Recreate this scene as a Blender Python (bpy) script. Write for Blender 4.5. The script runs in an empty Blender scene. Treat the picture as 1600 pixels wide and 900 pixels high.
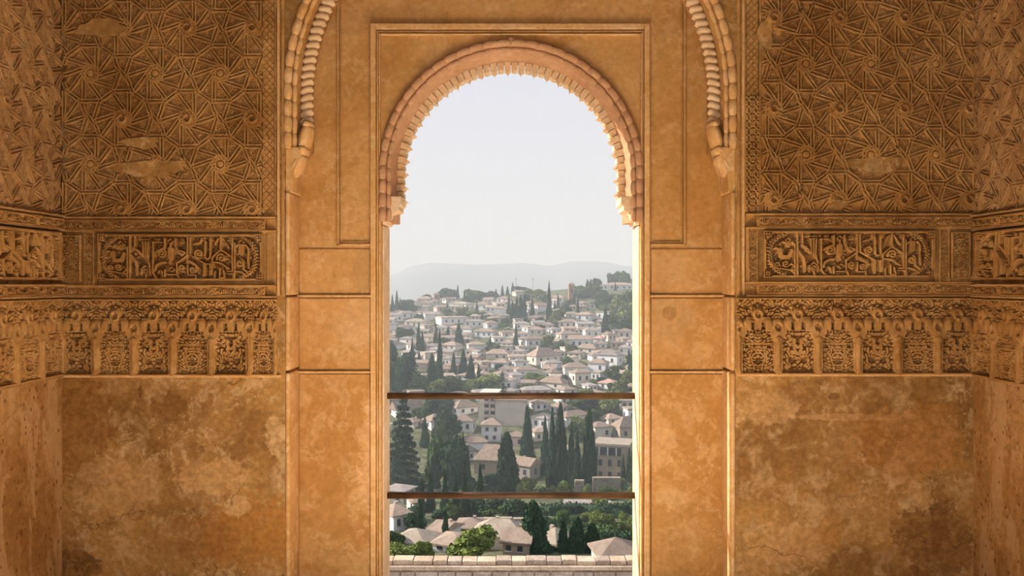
import bpy, bmesh, math, random
import numpy as np
from mathutils import Vector, Matrix

random.seed(7)
rng = np.random.default_rng(7)
scene = bpy.context.scene
COL = scene.collection
PI = math.pi

# ------------------------------------------------------------------ camera, sky, sun, exposure
F = 1244.0                      # focal length in pixels of the 1600 wide frame
CY, CZ = -4.3, 1.85             # the camera stands 4.3 m in front of the end wall
HOR = 440.0                     # image row of the horizon
cam_d = bpy.data.cameras.new('camera')
cam = bpy.data.objects.new('camera', cam_d)
COL.objects.link(cam)
cam.location = (0, CY, CZ)
cam.rotation_euler = (PI / 2, 0, 0)
cam_d.sensor_width = 36.0
cam_d.lens = 36.0 * F / 1600.0
cam_d.shift_y = (HOR - 450.0) / 1600.0
cam_d.clip_start, cam_d.clip_end = 0.05, 6000
scene.camera = cam

vs = scene.view_settings
vs.view_transform = 'Standard'
vs.look = 'None'
vs.gamma = 1.0
vs.use_curve_mapping = False
vs.exposure = 0.0
scene.cycles.use_denoising = True
scene.cycles.max_bounces = 8
scene.cycles.diffuse_bounces = 5
scene.cycles.volume_bounces = 1
scene.cycles.sample_clamp_indirect = 6.0

world = bpy.data.worlds.new('hazy_sky')
scene.world = world
world.use_nodes = True
wn, wl = world.node_tree.nodes, world.node_tree.links
wn.clear()
w_tc = wn.new('ShaderNodeTexCoord')
w_sep = wn.new('ShaderNodeSeparateXYZ')
w_ramp = wn.new('ShaderNodeValToRGB')
w_ramp.color_ramp.elements[0].position = 0.0
w_ramp.color_ramp.elements[0].color = (0.88, 0.865, 0.85, 1)
w_ramp.color_ramp.elements[1].position = 0.6
w_ramp.color_ramp.elements[1].color = (0.60, 0.64, 0.76, 1)
e = w_ramp.color_ramp.elements.new(0.22)
e.color = (0.80, 0.80, 0.86, 1)
w_bg = wn.new('ShaderNodeBackground')
w_bg.inputs['Strength'].default_value = 1.0
w_out = wn.new('ShaderNodeOutputWorld')
wl.new(w_tc.outputs['Generated'], w_sep.inputs[0])
wl.new(w_sep.outputs['Z'], w_ramp.inputs[0])
wl.new(w_ramp.outputs[0], w_bg.inputs[0])
wl.new(w_bg.outputs[0], w_out.inputs[0])

sun_d = bpy.data.lights.new('sun', 'SUN')
sun_d.energy = 8.5
sun_d.angle = math.radians(1.5)
sun_d.color = (1.0, 0.93, 0.83)
sun = bpy.data.objects.new('sun', sun_d)
COL.objects.link(sun)
SAZ, SEL = math.radians(78), math.radians(27)     # to the left of the view, slightly ahead
sdir = Vector((-math.sin(SAZ) * math.cos(SEL), math.cos(SAZ) * math.cos(SEL), math.sin(SEL)))
sun.rotation_euler = sdir.to_track_quat('Z', 'Y').to_euler()

def area(name, loc, target, sx, sy, power, color):
    d = bpy.data.lights.new(name, 'AREA')
    d.shape = 'RECTANGLE'
    d.size, d.size_y = sx, sy
    d.energy = power
    d.color = color
    o = bpy.data.objects.new(name, d)
    COL.objects.link(o)
    o.location = loc
    v = Vector(target) - Vector(loc)
    o.rotation_euler = v.to_track_quat('-Z', 'Y').to_euler()
    return o

# daylight coming in through the doorway behind the camera and the two side windows of the room
area('doorway_daylight', (0, -7.3, 1.3), (0, 0, 1.2), 2.6, 2.4, 48, (1.0, 0.945, 0.85))
area('side_window_daylight', (-2.3, -4.6, 1.3), (0.9, 0, 1.0), 1.3, 2.0, 14, (1.0, 0.945, 0.85))
area('side_window_daylight', (2.3, -4.6, 1.3), (-0.9, 0, 1.0), 1.3, 2.0, 14, (1.0, 0.945, 0.85))
# added spot standing in for sunshine on the floor, bounced up the walls
sp_d = bpy.data.lights.new('added_floor_spot', 'SPOT')
sp_d.energy = 54000
sp_d.color = (1.0, 0.945, 0.85)
sp_d.spot_size = math.radians(16.5)
sp_d.spot_blend = 0.35
sp_d.shadow_soft_size = 0.15
sp_o = bpy.data.objects.new('added_floor_spot', sp_d)
COL.objects.link(sp_o)
sp_o.location = (0, -7.0, 3.95)
sp_o.rotation_euler = (Vector((0, -2.0, 0)) - Vector((0, -7.0, 3.95))).to_track_quat('-Z', 'Y').to_euler()

# ------------------------------------------------------------------ helpers
def WX(px, Y=0.0):
    return (px - 800.0) * (Y - CY) / F
def WZ(py, Y=0.0):
    return CZ - (py - HOR) * (Y - CY) / F
PX = -CY / F                     # metres per pixel on the end wall

def link(o, parent=None):
    COL.objects.link(o)
    if parent is not None:
        o.parent = parent
    return o

def tag(o, label=None, cat=None, group=None, kind=None):
    if label: o['label'] = label
    if cat: o['category'] = cat
    if group: o['group'] = group
    if kind: o['kind'] = kind
    return o

def empty(name, loc=(0, 0, 0), rz=0.0, parent=None):
    o = bpy.data.objects.new(name, None)
    o.empty_display_size = 0.1
    link(o, parent)
    o.location = loc
    o.rotation_euler = (0, 0, rz)
    return o

def mesh(name, verts, faces, m, smooth=False):
    me = bpy.data.meshes.new(name)
    me.from_pydata([tuple(v) for v in verts], [], [tuple(f) for f in faces])
    if m is not None:
        me.materials.append(m)
    if smooth:
        me.shade_smooth()
    me.update()
    return me

def obj(name, me, parent=None, loc=(0, 0, 0), rot=(0, 0, 0), scale=(1, 1, 1)):
    o = bpy.data.objects.new(name, me)
    link(o, parent)
    o.location = loc
    o.rotation_euler = rot
    o.scale = scale
    return o

def from_bm(name, bm, m, smooth=False):
    me = bpy.data.meshes.new(name)
    bmesh.ops.recalc_face_normals(bm, faces=bm.faces)
    bm.to_mesh(me)
    bm.free()
    me.materials.append(m)
    if smooth:
        me.shade_smooth()
    return me

def box_bm(bm, x0, x1, y0, y1, z0, z1, bev=0.0, seg=1):
    r = bmesh.ops.create_cube(bm, size=1.0)
    vs_ = r['verts']
    for v in vs_:
        v.co = Vector(((x0 + x1) / 2 + v.co.x * (x1 - x0), (y0 + y1) / 2 + v.co.y * (y1 - y0), (z0 + z1) / 2 + v.co.z * (z1 - z0)))
    if bev:
        es = {e for v in vs_ for e in v.link_edges}
        bmesh.ops.bevel(bm, geom=list(es), offset=bev, segments=seg, affect='EDGES', profile=0.6)

def box(name, x0, x1, y0, y1, z0, z1, m, parent=None, bev=0.0, seg=1, smooth=False):
    bm = bmesh.new()
    box_bm(bm, x0, x1, y0, y1, z0, z1, bev, seg)
    return obj(name, from_bm(name, bm, m, smooth), parent)

def prism(name, pts, y0, y1, m, parent=None, bev=0.0):
    """closed outline in XZ, extruded from y0 to y1"""
    bm = bmesh.new()
    a = [bm.verts.new((p[0], y0, p[1])) for p in pts]
    b = [bm.verts.new((p[0], y1, p[1])) for p in pts]
    bm.faces.new(a)
    bm.faces.new(b[::-1])
    n = len(pts)
    for i in range(n):
        j = (i + 1) % n
        bm.faces.new((a[j], a[i], b[i], b[j]))
    if bev:
        bmesh.ops.bevel(bm, geom=list(bm.edges), offset=bev, segments=1, affect='EDGES')
    return obj(name, from_bm(name, bm, m), parent)

def node_mat(name):
    m = bpy.data.materials.new(name)
    m.use_nodes = True
    n, l = m.node_tree.nodes, m.node_tree.links
    return m, n, l, n['Principled BSDF']

def mixc(n, l, fac, a, b, mode='MIX'):
    x = n.new('ShaderNodeMix')
    x.data_type = 'RGBA'
    x.blend_type = mode
    for sock, v in ((x.inputs[0], fac), (x.inputs[6], a), (x.inputs[7], b)):
        if hasattr(v, 'is_output'):
            l.new(v, sock)
        elif isinstance(v, (tuple, list)):
            sock.default_value = tuple(v) + ((1,) if len(v) == 3 else ())
        else:
            sock.default_value = v
    return x.outputs[2]

def mathn(n, l, op, a, b=0.0, c=None):
    x = n.new('ShaderNodeMath')
    x.operation = op
    for i, v in enumerate((a, b) if c is None else (a, b, c)):
        if hasattr(v, 'is_output'):
            l.new(v, x.inputs[i])
        else:
            x.inputs[i].default_value = v
    return x.outputs[0]

def noise(n, l, vec, scale, detail=4, rough=0.55, dist=0.0, w=0.0):
    x = n.new('ShaderNodeTexNoise')
    x.noise_dimensions = '4D'
    x.inputs['Scale'].default_value = scale
    x.inputs['Detail'].default_value = detail
    x.inputs['Roughness'].default_value = rough
    x.inputs['Distortion'].default_value = dist
    x.inputs['W'].default_value = w
    l.new(vec, x.inputs['Vector'])
    return x.outputs['Fac']

def smooth(n, l, v, lo, hi):
    x = n.new('ShaderNodeMapRange')
    x.interpolation_type = 'SMOOTHSTEP'
    x.inputs['From Min'].default_value = lo
    x.inputs['From Max'].default_value = hi
    l.new(v, x.inputs['Value'])
    return x.outputs[0]

def plaster(name, dark, mid, light, seed=0.0, big=1.6, patches=(), pits=0.0, cracks=0.0, bump=0.25, fine=1.0, flake=0.5):
    m, n, l, b = node_mat(name)
    g = n.new('ShaderNodeNewGeometry')
    P = g.outputs['Position']
    n1 = noise(n, l, P, big, 6, 0.6, 0.4, seed)
    n2 = noise(n, l, P, big * 4.3, 6, 0.65, 0.8, seed + 3)
    n3 = noise(n, l, P, 34, 4, 0.6, 0.0, seed + 7)
    col = mixc(n, l, smooth(n, l, n1, 0.36, 0.62), dark, mid)
    col = mixc(n, l, mathn(n, l, 'MULTIPLY', smooth(n, l, n2, 0.50, 0.70), flake), col, light)
    # sharp edged flaked places
    n4 = noise(n, l, P, 3.1, 9, 0.7, 0.6, seed + 11)
    col = mixc(n, l, mathn(n, l, 'MULTIPLY', smooth(n, l, n4, 0.565, 0.60), flake * 0.75), col, light)
    n6 = noise(n, l, P, 13, 10, 0.78, 0.7, seed + 31)
    n7 = noise(n, l, P, 1.9, 4, 0.6, 0.3, seed + 37)
    col = mixc(n, l, mathn(n, l, 'MULTIPLY', mathn(n, l, 'MULTIPLY', smooth(n, l, n6, 0.52, 0.56), smooth(n, l, n7, 0.42, 0.55)), flake), col, light)
    n5 = noise(n, l, P, 2.4, 9, 0.72, 0.5, seed + 17)
    col = mixc(n, l, mathn(n, l, 'MULTIPLY', smooth(n, l, n5, 0.57, 0.61), 0.6), col, dark)
    dn = mathn(n, l, 'ADD', mathn(n, l, 'MULTIPLY', noise(n, l, P, 7, 9, 0.75, 0.3, seed + 21), 0.65), mathn(n, l, 'MULTIPLY', noise(n, l, P, 28, 6, 0.7, 0.6, seed + 23), 0.35))
    for (px, pz, rx, rz, c, s) in patches:
        sub = n.new('ShaderNodeVectorMath'); sub.operation = 'SUBTRACT'
        l.new(P, sub.inputs[0]); sub.inputs[1].default_value = (px, 0, pz)
        mu = n.new('ShaderNodeVectorMath'); mu.operation = 'MULTIPLY'
        l.new(sub.outputs[0], mu.inputs[0]); mu.inputs[1].default_value = (1 / rx, 0, 1 / rz)
        le = n.new('ShaderNodeVectorMath'); le.operation = 'LENGTH'
        l.new(mu.outputs[0], le.inputs[0])
        dd = mathn(n, l, 'ADD', le.outputs['Value'], mathn(n, l, 'MULTIPLY', mathn(n, l, 'SUBTRACT', dn, 0.5), 3.4))
        mk = mathn(n, l, 'SUBTRACT', 1.0, smooth(n, l, dd, 0.86, 1.06))
        mk = mathn(n, l, 'MULTIPLY', mk, mathn(n, l, 'MULTIPLY_ADD', smooth(n, l, n6, 0.44, 0.55), 0.45, 0.55))
        col = mixc(n, l, mathn(n, l, 'MULTIPLY', mk, s), col, c)
    col = mixc(n, l, 0.55 * fine, col, mixc(n, l, smooth(n, l, n3, 0.3, 0.7), (0.62, 0.60, 0.56), (1.25, 1.24, 1.22)), 'MULTIPLY')
    hgt = mathn(n, l, 'ADD', mathn(n, l, 'MULTIPLY', n3, 0.5), n4)
    if pits:
        mp = n.new('ShaderNodeMapping'); mp.inputs['Scale'].default_value = (1, 1, 0.55)
        l.new(P, mp.inputs[0])
        v = n.new('ShaderNodeTexVoronoi'); v.inputs['Scale'].default_value = 30
        l.new(mp.outputs[0], v.inputs['Vector'])
        pm = mathn(n, l, 'MULTIPLY', mathn(n, l, 'SUBTRACT', 1.0, smooth(n, l, mathn(n, l, 'ADD', v.outputs['Distance'], mathn(n, l, 'MULTIPLY', n6, 0.7)), 0.46, 0.56)), pits)
        mp2 = n.new('ShaderNodeMapping'); mp2.inputs['Scale'].default_value = (1, 1, 0.22)
        l.new(P, mp2.inputs[0])
        stn = noise(n, l, mp2.outputs[0], 9, 8, 0.7, 0.5, seed + 41)
        col = mixc(n, l, mathn(n, l, 'MULTIPLY', smooth(n, l, stn, 0.50, 0.58), 0.6), col, light)
        col = mixc(n, l, mathn(n, l, 'MULTIPLY', smooth(n, l, stn, 0.47, 0.40), 0.5), col, dark)
        col = mixc(n, l, pm, col, (dark[0] * 0.45, dark[1] * 0.42, dark[2] * 0.4))
        hgt = mathn(n, l, 'SUBTRACT', hgt, pm)
    if cracks:
        v2 = n.new('ShaderNodeTexVoronoi'); v2.feature = 'DISTANCE_TO_EDGE'; v2.inputs['Scale'].default_value = 1.3
        wv = n.new('ShaderNodeVectorMath'); wv.operation = 'MULTIPLY_ADD'
        cn = n.new('ShaderNodeTexNoise'); cn.inputs['Scale'].default_value = 3; cn.inputs['Detail'].default_value = 6
        l.new(P, cn.inputs['Vector']); l.new(cn.outputs['Color'], wv.inputs[0])
        wv.inputs[1].default_value = (0.5, 0.5, 0.5); l.new(P, wv.inputs[2])
        l.new(wv.outputs[0], v2.inputs['Vector'])
        cm = mathn(n, l, 'MULTIPLY', mathn(n, l, 'SUBTRACT', 1.0, smooth(n, l, v2.outputs['Distance'], 0.0, 0.006)), smooth(n, l, n1, 0.5, 0.56))
        cm = mathn(n, l, 'MULTIPLY', cm, cracks)
        col = mixc(n, l, cm, col, (dark[0] * 0.5, dark[1] * 0.5, dark[2] * 0.5))
        hgt = mathn(n, l, 'SUBTRACT', hgt, cm)
    l.new(col, b.inputs['Base Color'])
    b.inputs['Roughness'].default_value = 0.9
    b.inputs['Specular IOR Level'].default_value = 0.15
    bp = n.new('ShaderNodeBump')
    bp.inputs['Strength'].default_value = bump
    bp.inputs['Distance'].default_value = 0.012
    l.new(hgt, bp.inputs['Height'])
    l.new(bp.outputs[0], b.inputs['Normal'])
    return m

def simple(name, c, rough=0.8, var=0.25, scale=20, rnd=0.0, metal=0.0, spec=0.3):
    m, n, l, b = node_mat(name)
    g = n.new('ShaderNodeTexCoord')
    x = noise(n, l, g.outputs['Object'], scale, 5, 0.6)
    lo = tuple(v * (1 - var) for v in c); hi = tuple(min(1, v * (1 + var)) for v in c)
    col = mixc(n, l, smooth(n, l, x, 0.3, 0.7), lo, hi)
    if rnd:
        oi = n.new('ShaderNodeObjectInfo')
        hs = n.new('ShaderNodeHueSaturation')
        l.new(col, hs.inputs['Color'])
        l.new(mathn(n, l, 'MULTIPLY_ADD', oi.outputs['Random'], rnd, 1 - rnd / 2), hs.inputs['Value'])
        l.new(mathn(n, l, 'MULTIPLY_ADD', oi.outputs['Random'], 0.04 * rnd, 0.5 - 0.02 * rnd), hs.inputs['Hue'])
        col = hs.outputs[0]
    l.new(col, b.inputs['Base Color'])
    b.inputs['Roughness'].default_value = rough
    b.inputs['Metallic'].default_value = metal
    b.inputs['Specular IOR Level'].default_value = spec
    return m

# ------------------------------------------------------------------ plaster colours
DK, MD, LT = (0.23, 0.118, 0.034), (0.40, 0.224, 0.076), (0.58, 0.40, 0.21)
def wz(py): return WZ(py, 0)
def wx(px): return WX(px, 0)
lower_patches = [
    (wx(120), wz(670), 0.20, 0.34, (0.22, 0.095, 0.022), 0.8), (wx(262), wz(635), 0.10, 0.10, (0.19, 0.085, 0.022), 0.85),
    (wx(212), wz(795), 0.055, 0.06, (0.20, 0.09, 0.024), 0.9), (wx(400), wz(830), 0.30, 0.20, (0.36, 0.155, 0.03), 0.85),
    (wx(180), wz(760), 0.26, 0.16, (0.52, 0.31, 0.13), 0.6), (wx(330), wz(745), 0.22, 0.10, (0.58, 0.35, 0.15), 0.7),
    (wx(370), wz(790), 0.08, 0.06, (0.64, 0.42, 0.21), 0.7), (wx(430), wz(680), 0.06, 0.10, (0.66, 0.43, 0.22), 0.6),
    (wx(300), wz(840), 0.22, 0.12, (0.30, 0.14, 0.04), 0.6), (wx(120), wz(880), 0.14, 0.08, (0.13, 0.055, 0.015), 0.8),
    (wx(219), wz(612), 0.012, 0.035, (0.15, 0.07, 0.02), 0.8),
    (wx(1200), wz(640), 0.16, 0.10, (0.62, 0.38, 0.18), 0.5), (wx(1303), wz(619), 0.03, 0.022, (0.2, 0.09, 0.03), 0.8),
    (wx(1330), wz(652), 0.34, 0.02, (0.60, 0.36, 0.17), 0.5), (wx(1240), wz(850), 0.26, 0.12, (0.55, 0.32, 0.13), 0.6),
    (wx(1460), wz(850), 0.22, 0.22, (0.17, 0.075, 0.02), 0.75), (wx(1400), wz(740), 0.07, 0.07, (0.62, 0.40, 0.2), 0.6),
    (wx(1430), wz(770), 0.04, 0.07, (0.60, 0.38, 0.2), 0.6), (wx(1420), wz(690), 0.34, 0.2, (0.40, 0.185, 0.045), 0.6),
    (wx(1300), wz(830), 0.07, 0.10, (0.38, 0.19, 0.035), 0.6)]
M_LOW = plaster('stained_plaster', DK, (0.41, 0.228, 0.074), LT, 1.3, 1.5, lower_patches, cracks=0.7, flake=0.55)
M_SIDE = plaster('pitted_side_plaster', (0.28, 0.135, 0.040), (0.42, 0.225, 0.080), (0.52, 0.33, 0.16), 4.4, 2.4, pits=0.85, cracks=0.5)
niche_patches = [
    (wx(560), wz(425), 0.07, 0.12, (0.42, 0.25, 0.11), 0.6), (wx(550), wz(505), 0.11, 0.14, (0.60, 0.39, 0.20), 0.6),
    (wx(575), wz(720), 0.09, 0.35, (0.66, 0.42, 0.22), 0.55), (wx(1035), wz(425), 0.10, 0.14, (0.46, 0.26, 0.11), 0.6),
    (wx(1050), wz(505), 0.15, 0.15, (0.44, 0.27, 0.12), 0.65), (wx(1058), wz(492), 0.04, 0.04, (0.26, 0.135, 0.05), 0.7),
    (wx(1035), wz(700), 0.12, 0.16, (0.64, 0.40, 0.20), 0.5), (wx(600), wz(15), 0.40, 0.09, (0.36, 0.20, 0.07), 0.5)]
M_NICHE = plaster('warm_niche_plaster', (0.40, 0.205, 0.060), (0.52, 0.298, 0.112), (0.65, 0.44, 0.23), 8.1, 1.3, niche_patches, flake=0.35, bump=0.15, fine=0.6)
M_EDGE = plaster('pale_edge_plaster', (0.52, 0.29, 0.10), (0.64, 0.40, 0.18), (0.74, 0.54, 0.33), 2.2, 3, flake=0.5, bump=0.1, fine=0.5)
M_SPAN = plaster('spandrel_plaster', (0.46, 0.23, 0.07), (0.53, 0.285, 0.10), (0.58, 0.33, 0.14), 5.7, 2, flake=0.3, bump=0.1, fine=0.5)
M_PINK = plaster('rosy_soffit_plaster', (0.40, 0.215, 0.11), (0.47, 0.27, 0.15), (0.55, 0.35, 0.21), 6.2, 3, flake=0.4, bump=0.1, fine=0.5)
M_TOOTH = plaster('cream_stucco', (0.64, 0.44, 0.24), (0.72, 0.53, 0.33), (0.80, 0.64, 0.45), 6.9, 4, flake=0.5, bump=0.1, fine=0.5)
M_CARVE = plaster('carved_stucco', (0.30, 0.145, 0.040), (0.43, 0.235, 0.078), (0.55, 0.34, 0.145), 3.1, 2.2, flake=0.4, bump=0.15, fine=0.6)
M_CARVE_S = plaster('grey_carved_stucco', (0.31, 0.16, 0.058), (0.41, 0.235, 0.095), (0.48, 0.30, 0.15), 3.9, 2.2, flake=0.4, bump=0.15, fine=0.6)
M_FLOOR = simple('pale_marble_floor', (0.62, 0.50, 0.38), 0.7, 0.2, 6)
M_WOOD = simple('dark_wood', (0.075, 0.038, 0.015), 0.5, 0.5, 5)
M_CEIL = simple('dark_timber', (0.10, 0.055, 0.025), 0.7, 0.3, 4)

# ------------------------------------------------------------------ the room
NY, OY = 0.20, 0.45               # niche back plane, outer face of the window wall
XL, XR = WX(97), WX(1521)         # corners of the end wall
TOPZ = 4.3
RL, RR = WX(446), WX(1149)        # reveals of the great arch
ACX = (WX(468) + WX(1128)) / 2    # its centre

def arc_path(cx, zc, z0, r, n=72, r2=None):
    """left foot -> over the crown -> right foot"""
    p = [(cx - r, z0)]
    for i in range(n + 1):
        a = PI - PI * i / n
        p.append((cx + r * math.cos(a), zc + r * math.sin(a)))
    p.append((cx + r, z0))
    return p

# end wall with the great arch
G_R = (RR - RL) / 2
gcx = (RL + RR) / 2
G_ZC = WZ(140)
outline = [(XL - 0.3, 0), (RL, 0)] + arc_path(gcx, G_ZC, WZ(232), G_R)[0:] + [(RR, 0), (XR + 0.3, 0), (XR + 0.3, TOPZ), (XL - 0.3, TOPZ)]
wall_back = prism('wall_back', outline, 0.0, NY, M_LOW)
tag(wall_back, 'ochre stained plaster end wall pierced by the great arch', kind='structure')

# niche wall with the window
WCX = WX(798.5, NY)
J = WX(1001, NY) - WCX            # jamb half width
W_ZC = WZ(268, NY)
wo = [(RL - 0.25, 0), (WCX - J, 0)] + arc_path(WCX, W_ZC, WZ(345, NY), J) + [(WCX + J, 0), (RR + 0.25, 0), (RR + 0.25, TOPZ), (RL - 0.25, TOPZ)]
niche = prism('wall_niche', wo, NY, OY, M_NICHE)
tag(niche, 'warm ochre plaster window wall set back inside the great arch', kind='structure')

# floor, ceiling, side walls with window openings nearer the camera, rear wall with a doorway
fl = box('floor', XL - 0.6, XR + 0.6, -7.2, OY, -0.12, 0.0, M_FLOOR); tag(fl, kind='structure')
ce = box('ceiling', XL - 0.6, XR + 0.6, -7.2, OY, TOPZ, TOPZ + 0.1, M_CEIL); tag(ce, kind='structure')
def side_wall(name, x, s, label):
    """x = inner face at the corner; the face runs towards the camera (negative y)"""
    t = 0.4
    bm = bmesh.new()
    xa, xb = (x - t, x) if s < 0 else (x, x + t)
    box_bm(bm, xa, xb, -3.6, 0.0, 0, TOPZ)
    box_bm(bm, xa, xb, -5.6, -3.6, 2.5, TOPZ)
    box_bm(bm, xa, xb, -5.6, -3.6, 0, 0.3)
    box_bm(bm, xa, xb, -7.2, -5.6, 0, TOPZ)
    o = obj(name, from_bm(name, bm, M_SIDE))
    return tag(o, label, kind='structure')
wall_left = side_wall('wall_left', XL, -1, 'pitted plaster side wall at the left edge')
wall_right = side_wall('wall_right', XR, 1, 'streaked plaster side wall at the right edge')
bm = bmesh.new()
box_bm(bm, XL - 0.4, -1.4, -7.2, -6.9, 0, TOPZ)
box_bm(bm, 1.4, XR + 0.4, -7.2, -6.9, 0, TOPZ)
box_bm(bm, -1.4, 1.4, -7.2, -6.9, 2.6, 3.5)
box_bm(bm, -1.4, -0.55, -7.2, -6.9, 3.5, TOPZ)  # high gap over the doorway, invented for the added spot lamp
box_bm(bm, 0.55, 1.4, -7.2, -6.9, 3.5, TOPZ)
wr = obj('wall_rear', from_bm('wall_rear', bm, M_SIDE)); tag(wr, 'plaster wall behind the viewer with an open doorway', kind='structure')

# pale rounded edge linings of the great arch reveals, the ledges and the set back panels
def edge_lining(x, s, label):
    e0 = empty('arch_reveal', (x, 0, 0))
    tag(e0, label, 'pilaster')
    for (pa, pb) in ((300, 461), (464, 579), (583, 965)):
        z1, z0 = WZ(pa), max(0.0, WZ(pb))
        bm = bmesh.new()
        box_bm(bm, 0.0 if s > 0 else -0.022, 0.022 if s > 0 else 0.0, -0.004, NY - 0.004, z0, z1, 0.009, 3)
        obj('lining', from_bm('lining', bm, M_EDGE, True), e0)
    return e0
edge_lining(RL, 1, 'pale rounded plaster reveal along the left foot of the great arch')
edge_lining(RR, -1, 'pale rounded plaster reveal along the right foot of the great arch')

def niche_blocks(xa, xb, side):
    for (pa, pb, d) in ((389, 459, 0.010), (466, 577, 0.013), (584, 985, 0.016)):
        z1, z0 = WZ(pa, NY), max(0.002, WZ(pb, NY))
        box('plaster_block', WX(xa, NY), WX(xb, NY), NY - d, NY + 0.01, z0, z1, M_NICHE, niche, 0.006, 2)
    for py in (462, 580.5):
        box('ledge', WX(xa - 3, NY), WX(xb + 3, NY), NY - 0.026, NY + 0.01, WZ(py + 2.2, NY), WZ(py - 1.6, NY), M_EDGE, niche, 0.005, 2)
niche_blocks(468, 579, 0)
niche_blocks(1017, 1130, 1)
# tall sunk panels beside the window: thin raised border round a panel
for (xa, xb, o1) in ((527, 580, -1), (1016, 1071, 1)):
    zt, zb = TOPZ - 0.4, WZ(384, NY)
    X0, X1 = WX(xa, NY), WX(xb, NY)
    for k, (off, d, w) in enumerate(((0.0, 0.018, 0.013), (0.018, 0.010, 0.008))):
        if o1 < 0:
            box('moulding', X0 + off, X0 + off + w, NY - d, NY + 0.01, zb + off, zt, M_NICHE, niche, 0.003)
        else:
            box('moulding', X1 - off - w, X1 - off, NY - d, NY + 0.01, zb + off, zt, M_NICHE, niche, 0.003)
        box('moulding', X0 + off, X1 - off, NY - d, NY + 0.01, zb + off, zb + off + w, M_NICHE, niche, 0.003)

# moulded rectangular frame round the window arch
fr = empty('window_surround', (WCX, NY, 0))
tag(fr, 'moulded rectangular plaster frame around the arched window', 'window frame')
def surround(pl, pr, pt, y0, y1, w, m):
    x0, x1 = WX(pl, NY) - WCX, WX(pr, NY) - WCX
    zt = WZ(pt, NY)
    for (a, b_) in ((x0, x0 + w), (x1 - w, x1)):
        box('moulding', a, b_, y0, y1, 0.003, zt, m, fr, 0.004, 2)
    box('moulding', x0 + w, x1 - w, y0, y1, zt - w, zt, m, fr, 0.004, 2)
surround(580, 1014, 39, -0.030, 0.008, 0.030, M_EDGE)
surround(589, 1005, 49, -0.016, 0.008, 0.012, M_NICHE)
surround(593, 1002.5, 54, -0.024, 0.008, 0.008, M_EDGE)

# jamb linings, cream inside the opening
for s in (-1, 1):
    x = WCX + s * J
    box('jamb_lining', min(x, x - s * 0.008), max(x, x - s * 0.008), NY + 0.03, OY + 0.004, 0.003, WZ(352, NY), M_TOOTH, niche, 0.003)

# ------------------------------------------------------------------ arches
def path_at(cx, zc, z0, r, u):
    """u in 0..1 by arc length: returns x, z, outward normal angle"""
    leg = max(1e-4, zc - z0)
    L = 2 * leg + PI * r
    s = u * L
    if s < leg:
        return cx - r, z0 + s, PI
    if s > leg + PI * r:
        return cx + r, z0 + (L - s), 0.0
    a = PI - (s - leg) / r
    return cx + r * math.cos(a), zc + r * math.sin(a), a

def loft(name, cx, zc, z0, prof, m, parent, n=160):
    """prof: list of (radius, y, foot z offset)"""
    V, Fc = [], []
    k = len(prof)
    for i in range(n + 1):
        u = i / n
        for (r, y) in prof:
            x, z, a = path_at(cx, zc, z0, r, u)
            V.append((x, y, z))
    for i in range(n):
        for j in range(k):
            jn = (j + 1) % k
            Fc.append((i * k + j, i * k + jn, (i + 1) * k + jn, (i + 1) * k + j))
    Fc.append(tuple(range(k - 1, -1, -1)))
    Fc.append(tuple(n * k + j for j in range(k)))
    bm = bmesh.new()
    vv = [bm.verts.new(v) for v in V]
    for f in Fc:
        bm.faces.new([vv[i] for i in f])
    me = from_bm(name, bm, m)
    return obj(name, me, parent)

def barrel(name, m, nseg=10, rings=6, bulge=0.26):
    """bead along local x, unit length, unit radius"""
    V, Fc = [], []
    for i in range(rings + 1):
        t = i / rings
        r = 1 - bulge * abs(2 * t - 1) ** 2.6
        for j in range(nseg):
            a = 2 * PI * j / nseg
            V.append((t - 0.5, r * math.cos(a), r * math.sin(a)))
    for i in range(rings):
        for j in range(nseg):
            jn = (j + 1) % nseg
            Fc.append((i * nseg + j, (i + 1) * nseg + j, (i + 1) * nseg + jn, i * nseg + jn))
    Fc.append(tuple(range(nseg)))
    Fc.append(tuple(rings * nseg + j for j in range(nseg - 1, -1, -1)))
    return mesh(name, V, Fc, m, True)

def tooth_mesh(name, m, tip):
    """hangs towards -z from z=0; width 1 in x, depth 1 in y, length 1"""
    if tip:
        p = [(-.5, .25), (-.5, -.55), (-.28, -.70), (-.10, -.72), (0, -1.0), (.10, -.72), (.28, -.70), (.5, -.55), (.5, .25)]
    else:
        p = [(-.5, .25), (-.5, -.50), (-.36, -.62), (0, -.66), (.36, -.62), (.5, -.50), (.5, .25)]
    V = [(x, -.5, z) for x, z in p] + [(x, .5, z * 0.9) for x, z in p]
    n = len(p)
    Fc = [tuple(range(n)), tuple(range(2 * n - 1, n - 1, -1))]
    for i in range(n):
        j = (i + 1) % n
        Fc.append((j, i, n + i, n + j))
    return mesh(name, V, Fc, m)

# window arch
wa = empty('window_arch', (0, 0, 0))
tag(wa, 'scalloped round arch with a fringe of cream stucco teeth over the window', 'arch')
z0w = WZ(346, NY)
RO = J - 0.012
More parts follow.
